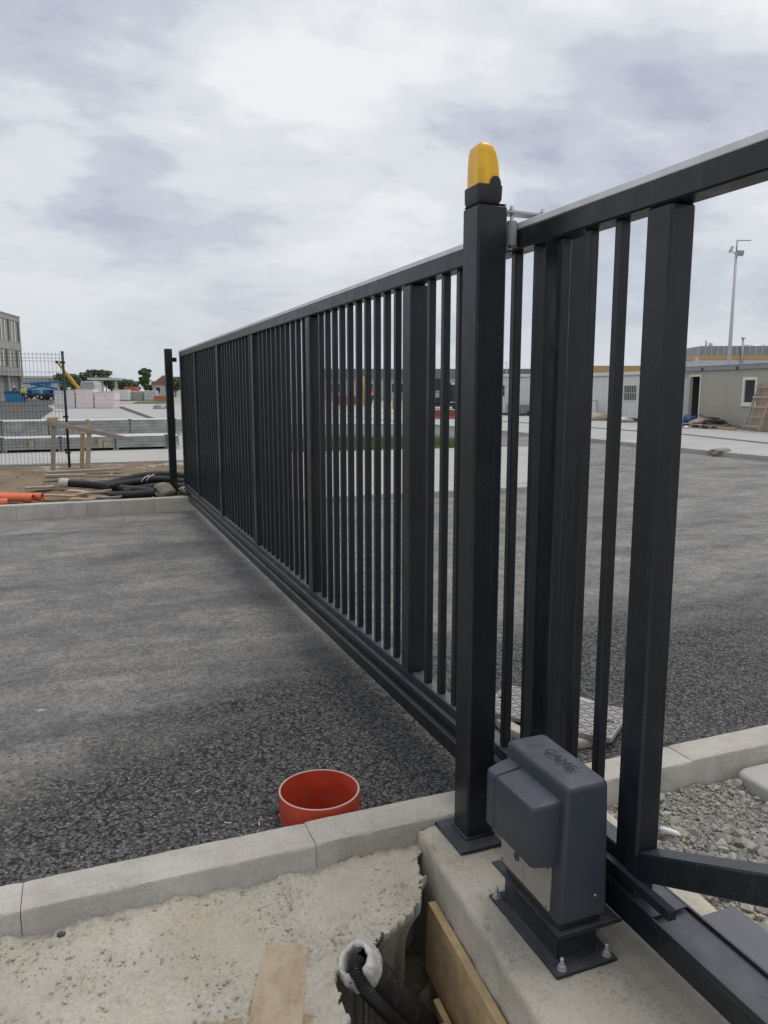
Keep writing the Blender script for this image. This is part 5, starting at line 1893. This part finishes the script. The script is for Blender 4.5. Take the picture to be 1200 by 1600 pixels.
tree('round dark green tree just right of the mesh fence post, behind the blue machine', 100, 150, 4.6, 4.6, 'leaf_mid', 1)
tree('dark tree behind the crane boom, right of the round green tree', 112, 190, 5.2, 5.5, 'leaf_dark', 2)
tree('dark tree behind the pale grey site cabin', 134, 195, 5.6, 6, 'leaf_dark', 3)
tree('tallest dark tree crown above the left end of the canopy', 153, 200, 6.4, 6.5, 'leaf_dark', 4)
tree('dark tree crown above the right end of the canopy', 166, 205, 6.3, 6, 'leaf_dark', 5)
tree('low dark tree right of the canopy', 182, 200, 4.2, 6, 'leaf_dark', 6)
tree('low dark tree above the wrapped pallets, left one', 196, 195, 4.0, 5, 'leaf_dark', 7)
tree('low dark tree above the wrapped pallets, right one', 208, 195, 4.3, 5, 'leaf_dark', 8)
tree('tall bright green tree standing apart left of the gabled house', 229, 150, 4.9, 3.4, 'leaf_mid', 9, cone=True)
tree('slim dark tree top behind the bright green tree', 227, 160, 6.2, 2.4, 'leaf_dark', 10)
tree('dark bush between the bright green tree and the gabled house', 240, 170, 3.2, 3.5, 'leaf_dark', 11)
tree('small green tree between the catch post and the gate end', 274, 150, 3.8, 3.5, 'leaf_mid', 12)
for i, px in enumerate((60, 46, 20, 290)):
    tree(['dark tree far behind the blue boom lifts', 'dark tree right of the office building, behind the shed', 'dark tree behind the office ground floor', 'dark tree behind the far gate bars'][i], px, 230, 4.6, 7, 'leaf_dark', 20 + i)

# ================================================================== RIGHT: SITE CABINS
Z_C = 0.075
cab = thing('site_cabin', 'beige panel site cabin with open door and framed window, right edge', 'cabin', (24.15, 24.01, Z_C), math.atan2(-0.982, -0.191))
# local x runs along the front towards the camera side, front faces local -y ... y grows into the cabin
# (front wall normal looks to the road)
CABL = (-3.35, 5.2)
wy0, wy1 = 0.0, 0.08
wall = MB()
dx0, dx1, dz1 = -2.50, -1.80, 2.05
wx0, wx1, wz0, wz1 = 1.06, 1.92, 0.90, 1.98
for (a, b, c, d) in ((CABL[0], dx0, 0.1, 2.26), (dx0, dx1, dz1, 2.26), (dx1, wx0, 0.1, 2.26), (wx0, wx1, 0.1, wz0), (wx0, wx1, wz1, 2.26)):
    pass
seams = [dx1, -0.85, 0.1, wx0]
for a, b in zip(seams[:-1], seams[1:]):
    MB().box(a + 0.002, b - 0.002, wy0, wy1, 0.1, 2.26, 0.004).build('wall_panel', 'beige_panel', cab)
MB().box(CABL[0], dx0, wy0, wy1, 0.1, 2.26, 0.004).build('wall_panel', 'beige_panel', cab)
MB().box(dx0 + 0.002, dx1 - 0.002, wy0, wy1, dz1, 2.26).build('wall_panel', 'beige_panel', cab)
MB().box(wx0 + 0.002, wx1 - 0.002, wy0, wy1, 0.1, wz0).build('wall_panel', 'beige_panel', cab)
MB().box(wx0 + 0.002, wx1 - 0.002, wy0, wy1, wz1, 2.26).build('wall_panel', 'beige_panel', cab)
for a, b in ((wx1, 3.0), (3.0, 4.1), (4.1, CABL[1])):
    MB().box(a + 0.002, b - 0.002, wy0, wy1, 0.1, 2.26, 0.004).build('wall_panel', 'beige_panel', cab)
MB().box(CABL[0], CABL[1], 2.3, 2.38, 0.1, 2.26).build('rear_wall', 'beige_panel', cab)
for x in CABL:
    MB().box(x - 0.04, x + 0.04, wy1 + 0.003, 2.297, 0.1, 2.26).build('end_wall', 'beige_panel', cab)
MB().box(CABL[0] - 0.05, CABL[1] + 0.05, -0.03, 2.42, 0.0, 0.097).build('floor_frame', 'roof_grey', cab)
rfm = MB().box(CABL[0] - 0.1, CABL[1] + 0.1, -0.10, 2.48, 2.263, 2.46, 0.02).build('roof', 'roof_grey', cab)
MB().box(CABL[0] - 0.12, CABL[1] + 0.12, -0.12, 2.5, 2.463, 2.485).build('roof_edge', 'cladding_light', rfm)
for x in (-1.55, 0.78, 3.1):
    MB().box(x - 0.07, x + 0.07, -0.135, -0.102, 2.27, 2.40, 0.01).build('bracket', 'clamp_dark', rfm)
fr = MB()
for a, b, c, d in ((dx0 - 0.07, dx0, 0.1, dz1 + 0.07), (dx1, dx1 + 0.07, 0.1, dz1 + 0.07), (dx0 + 0.001, dx1 - 0.001, dz1, dz1 + 0.07)):
    fr.box(a, b, -0.02, 0.10, c, d)
fr.build('door_frame', 'white_frame', cab)
dr = MB().box(0, 0.66, -0.02, 0.02, 0.12, 2.0, 0.004).build('door', 'white_panel', cab, loc=(dx0 - 0.01, -0.03, 0), rot=(0, 0, R(-112)))
MB().tube([(0.58, -0.03, 1.05), (0.58, -0.07, 1.05), (0.48, -0.07, 1.05)], 0.012, 8).build('handle', 'galvanised', dr)
MB().box(dx0, dx1, -0.3, 0.0, 0.0, 0.12).build('door_step', 'foundation_concrete', cab)
MB().box(dx0 + 0.15, dx1 + 0.6, 1.4, 1.9, 0.1, 0.85).build('inner_table', 'grey_timber', cab)
wf = MB()
for a, b, c, d in ((wx0, wx0 + 0.12, wz0, wz1), (wx1 - 0.12, wx1, wz0, wz1), (wx0 + 0.121, wx1 - 0.121, wz0, wz0 + 0.12), (wx0 + 0.121, wx1 - 0.121, wz1 - 0.12, wz1)):
    wf.box(a, b, -0.035, 0.07, c, d, 0.008)
wf = wf.build('window', 'white_frame', cab)
MB().box(wx0 + 0.12, wx1 - 0.12, 0.02, 0.03, wz0 + 0.12, wz1 - 0.12).build('pane', 'window_glass', wf)
MB().box(wx0 - 0.03, wx1 + 0.03, -0.07, -0.036, wz0 - 0.03, wz0 + 0.01, 0.004).build('sill', 'white_frame', wf)
CM = cab.matrix_basis if False else None
ca, sa = math.cos(cab.rotation_euler.z), math.sin(cab.rotation_euler.z)


def cl_(x, y, z=0.0):
    """place given in the beige cabin's own axes"""
    return (24.15 + x * ca - y * sa, 24.01 + x * sa + y * ca, Z_C + z)


CR = cab.rotation_euler.z
# things in front of the cabin
def pallet(label, loc, rot, mat='grey_timber', n=7, L=1.2, W=1.0, group=None):
    o = thing('pallet', label, 'pallet', loc, 0, group)
    o.rotation_euler = rot
    for i in range(n):
        y = -W / 2 + 0.05 + (W - 0.1) * i / (n - 1)
        MB().box(-L / 2, L / 2, y - 0.047, y + 0.047, 0.122, 0.143, 0.003).build('deck_board', mat, o)
    for x in (-L / 2 + 0.06, 0, L / 2 - 0.06):
        MB().box(x - 0.05, x + 0.05, -W / 2, W / 2, 0.10, 0.1215, 0.003).build('stringer_board', mat, o)
        for y in (-W / 2 + 0.07, 0, W / 2 - 0.07):
            MB().box(x - 0.05, x + 0.05, y - 0.06, y + 0.06, 0.022, 0.0995, 0.003).build('block', mat, o)
        MB().box(x - 0.05, x + 0.05, -W / 2, W / 2, 0.0, 0.0215, 0.003).build('skid_board', mat, o)
    return o


pallet('grey wooden pallet beside the blue bag, below the cabin door', cl_(-0.95, -0.75), (0, 0, CR))
pallet('grey wooden pallet carrying dark scrap, below the cabin wall', cl_(0.35, -0.8), (0, 0, CR + 0.06))
pallet('dark grey wooden pallet lying on the footway at the right edge', (18.35, 15.35, 0.04), (0, 0, R(20)))
ld = thing('ladder', 'broad rough wooden ladder leaning on the beige cabin, right edge', 'ladder', cl_(2.42, -0.62, 0.0))
ld.rotation_euler = (R(-17), 0, CR)
for x in (-0.30, 0.62):
    MB().bar((x, 0, 0), (x + (0.05 if x < 0 else -0.05), 0, 1.75), 0.09, 0.05, 0.004).build('rail', 'ladder_timber', ld)
for k in range(5):
    MB().bar((-0.36, -0.035, 0.16 + 0.37 * k), (0.68, -0.035, 0.16 + 0.37 * k), 0.03, 0.07, 0.003).build('rung', 'ladder_timber', ld)
o = MB().box(-0.3, 0.75, 0.0, 0.018, 0.0, 1.6, 0.002).build('plywood_sheet', 'ladder_timber', None, loc=cl_(2.45, -0.40, 0.01), rot=(R(-13), 0, CR))
tag(o, 'brown plywood sheet leaning on the cabin behind the wooden ladder', 'plywood')
tag(lumpy('bag', 0.30, 0.26, 0.30, 'bag_blue', cl_(-1.42, -0.62, 0.16), 3, 3, 0.4), 'blue plastic bag heaped beside the open cabin door', 'bag')
tag(lumpy('rag_heap', 0.42, 0.25, 0.14, 'rag_pink', cl_(-0.65, -0.7, 0.19), 5, 3, 0.5), 'pinkish rags heaped on the pallet by the blue bag', 'rags')
tag(lumpy('scrap_heap', 0.5, 0.25, 0.17, 'rag_dark', cl_(0.35, -0.72, 0.20), 7, 3, 0.5), 'dark scrap heaped on the pallet below the cabin wall', 'scrap')
for i, (a, b, lab) in enumerate([((-0.35, -0.9, 0.5), (1.25, -0.55, 0.16), 'long dark bar lying aslant over the scrap heap'), ((-0.1, -0.6, 0.42), (0.9, -0.8, 0.40), 'short dark bar lying across the scrap heap')]):
    A = Vector(cl_(*a))
    o = MB().tube([(0, 0, 0), Vector(cl_(*b)) - A], 0.022, 8).build('steel_bar', 'rag_dark', None, True, loc=A)
    tag(o, lab, 'bar')
tag(lumpy('paper_scrap', 0.22, 0.12, 0.05, 'white_plastic', cl_(0.15, -1.75, 0.03), 8, 2, 0.6), 'crumpled white paper lying on the footway before the cabin', 'litter')
tag(lumpy('rubble_heap', 0.35, 0.25, 0.14, 'rubble_stone', (15.1, 15.0, -0.03), 12, 3, 0.6), 'small pale rubble heap at the kerb right of the gate upright', 'rubble')
o = MB().box(-0.55, 0.55, -0.06, 0.06, 0, 0.10, 0.006).build('timber_beam', 'pale_timber', None, loc=cl_(1.6, -0.95), rot=(0, 0, CR))
tag(o, 'squared pale timber beam on the ground below the cabin window', 'beam')

# white cabins behind the gate bars
def white_cabin(label, loc, rz, L, barred, h=2.35, step=False):
    c = thing('site_cabin', label, 'cabin', loc, rz)
    n_ = max(3, int(L / 1.1))
    for i in range(n_):
        MB().box(L * i / n_ + 0.002, L * (i + 1) / n_ - 0.002, 0, 0.07, 0.15, h - 0.2, 0.004).build('wall_panel', 'white_panel', c)
    MB().box(0, L, 0.073, 2.4, 0.15, h - 0.2).build('cabin_core', 'white_panel', c)
    MB().box(-0.04, L + 0.04, -0.02, 2.44, 0.0, 0.147).build('floor_frame', 'clamp_dark', c)
    MB().box(-0.06, L + 0.06, -0.05, 2.46, h - 0.197, h, 0.02).build('roof', 'white_panel', c)
    MB().box(-0.02, L + 0.02, -0.062, -0.051, h - 0.19, h - 0.15).build('roof_trim', 'roof_grey', c)
    for x0, x1, z0, z1 in barred:
        w = MB()
        for a, b, e, f_ in ((x0, x0 + 0.05, z0, z1), (x1 - 0.05, x1, z0, z1), (x0 + 0.051, x1 - 0.051, z0, z0 + 0.05), (x0 + 0.051, x1 - 0.051, z1 - 0.05, z1)):
            w.box(a, b, -0.03, -0.002, e, f_)
        w = w.build('window', 'white_frame', c)
        MB().box(x0 + 0.05, x1 - 0.05, -0.012, -0.004, z0 + 0.05, z1 - 0.05).build('pane', 'window_glass', w)
        k = int((x1 - x0) / 0.13)
        for i in range(1, k):
            x = x0 + (x1 - x0) * i / k
            MB().box(x - 0.010, x + 0.010, -0.05, -0.032, z0, z1).build('window_bar', 'white_frame', w)
        for z in ((z0 + z1) / 2,):
            MB().box(x0, x1, -0.064, -0.052, z - 0.012, z + 0.012).build('window_bar', 'white_frame', w)
    return c


wz = math.atan2(-1.0, -0.09)
white_cabin('white site cabin with barred window, seen left of the gate upright', (25.3, 34.3, Z_C), wz, 6.6, [(2.95, 4.1, 0.95, 1.75)])
white_cabin('white site cabin seen just right of the lamp post, farther back', tuple(sight(760, 47.6, 0.05)), FACE + R(-12), 6.0, [(0.9, 1.15, 1.1, 1.85)], 2.45)
# hand cart and sacks
hc = thing('hand_cart', 'small steel hand cart in front of the white cabin', 'hand cart', (24.75, 33.3, Z_C), R(60))
cf = MB()
cf.tube([(0.0, -0.2, 0.2), (0.55, -0.2, 0.95), (0.60, 0.2, 0.95), (0.0, 0.2, 0.2)], 0.018, 8)
cf.tube([(-0.3, -0.2, 0.25), (0.25, -0.2, 0.5)], 0.018, 8)
cf.tube([(-0.3, 0.2, 0.25), (0.25, 0.2, 0.5)], 0.018, 8)
cf.build('frame', 'clamp_dark', hc)
MB().box(-0.45, 0.1, -0.22, 0.22, 0.2, 0.24).build('tray', 'clamp_dark', hc)
for y in (-0.27, 0.27):
    MB().lathe([(0.0, -0.03), (0.12, -0.03), (0.17, -0.03), (0.18, 0), (0.17, 0.03), (0.0, 0.03)], 18, M=Matrix.Rotation(R(90), 4, 'X')).build('wheel', 'tyre', hc, 40, loc=(0, y, 0.18))
tag(lumpy('sack', 0.75, 0.35, 0.24, 'sack', (24.2, 32.2, Z_C + 0.1), 11, 3, 0.3), 'pale brown sack lying before the white cabin next to the cart', 'sack')
tag(lumpy('sack', 0.55, 0.3, 0.16, 'film_top', (23.9, 29.9, Z_C + 0.06), 15, 3, 0.35), 'flat whitish sack below the barred cabin window', 'sack')
o = thing('site_trailer', 'grey steel mesh trailer box before the farther white cabin', 'trailer', sight(815, 45.5, 0.06), FACE)
MB().box(-0.7, 0.7, 0, 1.0, 0.15, 0.68, 0.01).build('trailer_box', 'roof_grey', o)
for x in (-0.5, 0.5):
    MB().lathe([(0.0, -0.05), (0.15, -0.05), (0.15, 0.05), (0.0, 0.05)], 14, M=Matrix.Rotation(R(90), 4, 'X')).build('wheel', 'tyre', o, 40, loc=(x, -0.06, 0.15))
for i in range(9):
    MB().box(-0.68 + 0.165 * i, -0.65 + 0.165 * i, -0.02, -0.002, 0.17, 0.66).build('mesh_bar', 'clamp_dark', o)

# light mast with floodlights
lp = thing('light_mast', 'tall grey light mast with floodlights behind the beige cabin', 'light mast', sight(1136, 55, 0.05), FACE)
MB().tube([(0, 0, 0), (0, 0, 10.85)], [0.16, 0.08], 14).build('mast', 'lamp_steel', lp, True)
MB().tube([(0, 0, 10.85), (0.0, 0, 11.62)], 0.055, 10).build('spigot', 'lamp_steel', lp, True)
for (x, z, a, nm) in ((0.20, 10.75, 0, 'floodlight'), (-0.45, 11.0, R(75), 'floodlight')):
    f_ = MB().box(-0.24, 0.24, -0.10, 0.05, -0.20, 0.20, 0.03).build(nm, 'lamp_steel', lp, loc=(x, -0.12, z), rot=(R(25), 0, a))
    MB().box(-0.20, 0.20, -0.115, -0.102, -0.15, 0.15).build('lamp_window', 'lamp_glass', f_)
MB().bar((0, 0, 11.6), (0.95, 0, 11.6), 0.16, 0.08, 0.02).build('street_light_arm', 'lamp_steel', lp)
MB().bar((-0.06, 0, 10.7), (-0.45, 0, 11.0), 0.05, 0.05).build('arm', 'lamp_steel', lp)
# small far lamp
lp2 = thing('street_lamp', 'tiny distant street lamp above the hall roof, right of the lamp post', 'street lamp', sight(791, 110, 0.0), FACE)
MB().tube([(0, 0, 0), (0, 0, 5.3)], [0.06, 0.04], 8).build('mast', 'lamp_steel', lp2, True)
MB().bar((0, 0, 5.3), (-0.3, 0, 5.3), 0.15, 0.1).build('lamp_head', 'lamp_steel', lp2)

# ---- far hall across the road
hl = thing('long_hall', 'long low hall with dark grey roof band far behind the gate bars', 'hall', sight(640, 130, 0.0), FACE)
HL0, HL1 = -14.5, 20.5
MB().box(HL0, HL1, 0, 20, 0, 3.6).build('wall', 'hall_wall', hl)
MB().box(HL0 - 0.3, HL1 + 0.3, -0.4, 20.4, 3.603, 5.05).build('roof', 'hall_roof', hl)
for i in range(14):
    x = HL0 + 2.5 + 5.0 * i
    if x > HL1 - 2:
        break
    w = MB().box(x - 0.9, x + 0.9, -0.06, -0.003, 1.2, 2.6).build('window', 'window_glass', hl)
    MB().box(x - 1.0, x + 1.0, -0.12, -0.062, 1.08, 1.18).build('sill', 'white_frame', w)
for i in range(18):
    x = HL0 + 3.9 * i
    MB().box(x - 0.05, x + 0.05, -0.44, -0.405, 3.62, 5.04).build('roof_seam', 'cladding_grey', hl)

# ---- industrial building with orange stripe
ib = thing('industrial_building', 'grey clad industrial building with orange stripe behind the beige cabin', 'building', sight(1088, 112, 0.0), FACE + R(-4))
W_ = 40.0
MB().box(0, W_, 0, 22, 0, 5.9).build('base_wall', 'cladding_light', ib)
MB().box(-0.15, W_, -0.15, 22.1, 5.903, 6.5).build('stripe', 'stripe_orange', ib)
nclad = 46
for i in range(nclad):
    x = W_ * i / nclad
    MB().box(x + 0.01, W_ * (i + 1) / nclad - 0.01, -0.05, 0.1, 6.503, 7.75, 0.02).build('cladding_panel', 'cladding_grey', ib)
MB().box(0.0, W_, 0.103, 22, 6.503, 7.7).build('upper_core', 'cladding_grey', ib)
for i in range(0, nclad, 1):
    x = W_ * i / nclad
    MB().box(x - 0.05, x + 0.05, -0.12, -0.052, 6.52, 7.73).build('seam_cover', 'cladding_seam', ib)
MB().box(-0.3, 0.0, -0.2, 0.5, 3.0, 6.2).build('corner_box', 'cladding_light', ib)
MB().lathe([(1.6, 7.753), (1.7, 7.85), (1.5, 8.05), (0, 8.1)], 24).build('roof_fan', 'lamp_steel', ib, 40, loc=(8.8, 3.5, 0))
for x in (1.6, 2.1, 2.4):
    MB().tube([(x, 2, 7.6), (x, 2, 8.3 + 0.35 * (x < 2))], 0.13, 10).build('vent_pipe', 'lamp_steel', ib, True)
MB().tube([(5.9, -0.3, 5.0), (5.9, -0.3, 8.7)], 0.14, 10).build('flue', 'lamp_steel', ib, True)
MB().lathe([(0.3, 8.7), (0.3, 8.9), (0.05, 9.1), (0, 9.1)], 12).build('flue_cap', 'lamp_steel', ib, 40, loc=(5.9, -0.3, 0))
MB().bar((7.9, -0.1, 5.2), (8.6, -0.1, 5.2), 0.15, 0.2).build('wall_lamp', 'clamp_dark', ib)

ib2 = thing('industrial_building', 'low white industrial wing with orange roof stripe behind the barred cabin', 'building', sight(840, 120, 0.0), FACE)
MB().box(5.0, 25, 0, 15, 0, 4.35).build('wall', 'cladding_light', ib2)
MB().box(4.8, 25.2, -0.15, 15.1, 4.353, 5.25).build('stripe', 'stripe_orange', ib2)
for i in range(9):
    MB().box(5.2 + 2.2 * i, 5.3 + 2.2 * i, -0.05, -0.003, 0.1, 4.3).build('seam_cover', 'cladding_seam', ib2)

# ---- truck and barriers seen between bars
tk = thing('box_truck', 'dark blue box truck with white lettering seen between gate bars', 'truck', sight(690, 60, -0.02), FACE)
MB().box(-1.5, 0.55, 0, 4.5, 0.55, 2.50, 0.04).build('cargo_box', 'navy_sheet', tk)
MB().box(0.60, 2.2, 0.1, 2.2, 0.45, 2.15, 0.12).build('cab', 'navy_sheet', tk)
MB().box(-1.45, 2.1, 0.1, 4.3, 0.32, 0.5).build('chassis', 'clamp_dark', tk)
for x in (-0.9, 1.5):
    for y in (0.15, 3.6):
        w = MB().lathe([(0.0, -0.13), (0.36, -0.13), (0.40, -0.08), (0.40, 0.08), (0.36, 0.13), (0.0, 0.13)], 18, M=Matrix.Rotation(R(90), 4, 'X')).build('wheel', 'tyre', tk, 40, loc=(x, y, 0.40))
        MB().lathe([(0.0, -0.14), (0.2, -0.135), (0.2, 0.0), (0.0, 0.0)], 12, M=Matrix.Rotation(R(90), 4, 'X')).build('rim', 'lamp_steel', w)
MB().box(0.75, 1.9, 0.092, 0.099, 1.35, 1.95).build('side_window', 'window_glass', tk)
MB().box(0.72, 1.0, 0.06, 0.09, 2.0, 2.12, 0.01).build('marker_lamp', 'letter_white', tk)
MB().box(0.45, 0.52, -0.02, -0.002, 1.75, 1.86).build('marker_lamp', 'letter_white', tk)
for x in (0.7, 0.95):
    MB().box(x, x + 0.16, 0.06, 0.09, 0.62, 0.70, 0.01).build('marker_lamp', 'letter_white', tk)
lx = text_mesh('ERS', 0.34, 0.004, 'letter_white', 'lettering', tk, Matrix.Translation((-0.28, -0.006, 1.30)) @ Matrix.Rotation(R(90), 4, 'X') @ Matrix.Rotation(R(90), 4, 'Z'))
lx = text_mesh('REK', 0.30, 0.004, 'letter_white', 'lettering', tk, Matrix.Translation((-0.52, -0.006, 1.22)) @ Matrix.Rotation(R(90), 4, 'X') @ Matrix.Rotation(R(90), 4, 'Z'))
for i, (px, lab) in enumerate([(683, 'dark red road barrier block left in front of the blue truck'), (706, 'dark red road barrier block right in front of the blue truck')]):
    o = thing('barrier', lab, 'barrier', sight(px, 42, -0.02), FACE)
    MB().prism([(-0.24, 0), (0.24, 0), (0.24, 0.10), (0.10, 0.20), (0.08, 0.52), (-0.08, 0.52), (-0.10, 0.20), (-0.24, 0.10)], -0.36, 0.36, M=Matrix.Rotation(R(90), 4, 'Z') @ Matrix.Rotation(R(90), 4, 'X')).build('barrier_body', 'red_block', o)
    MB().box(-0.34, 0.34, -0.07, 0.07, 0.523, 0.56, 0.01).build('cap', 'foam_pink', o)
# brick pallets and a yellow post left of the orange worker
for i, (px, d, lab) in enumerate([(534, 84, 'red brick pallet farthest left between the gate bars'), (546, 86, 'red brick pallet between two gate bars, middle of the road'), (556, 84, 'red brick pallet nearest the yellow marker post')]):
    o = thing('brick_pallet', lab, 'pallet', sight(px, d, -0.03), FACE)
    MB().box(-0.4, 0.4, 0, 0.8, 0, 0.12).build('pallet_base', 'grey_timber', o)
    for k in range(3):
        MB().box(-0.4, 0.4, 0.02, 0.78, 0.123 + 0.28 * k, 0.118 + 0.28 * (k + 1), 0.02).build('brick_layer', 'red_block' if i != 1 else 'brick_orange', o)
o = thing('marker_post', 'yellow marker post left of the orange worker', 'post', sight(568.5, 80, -0.03))
MB().tube([(0, 0, 0), (0, 0, 2.9)], 0.09, 10).build('post_tube', 'boom_yellow', o, True)
MB().tube([(0, 0, 2.9), (0, 0, 3.0)], [0.09, 0.03], 10).build('cap', 'boom_yellow', o)
o = thing('marker_post', 'pale brown timber post right of the orange worker', 'post', sight(616, 62, -0.03))
MB().bar((0, 0, 0), (0, 0, 0.95), 0.28, 0.12, 0.01).build('post_tube', 'pale_timber', o)
MB().bar((0, 0, 0.95), (0, 0, 1.0), 0.30, 0.14, 0.01).build('cap', 'pale_timber', o)
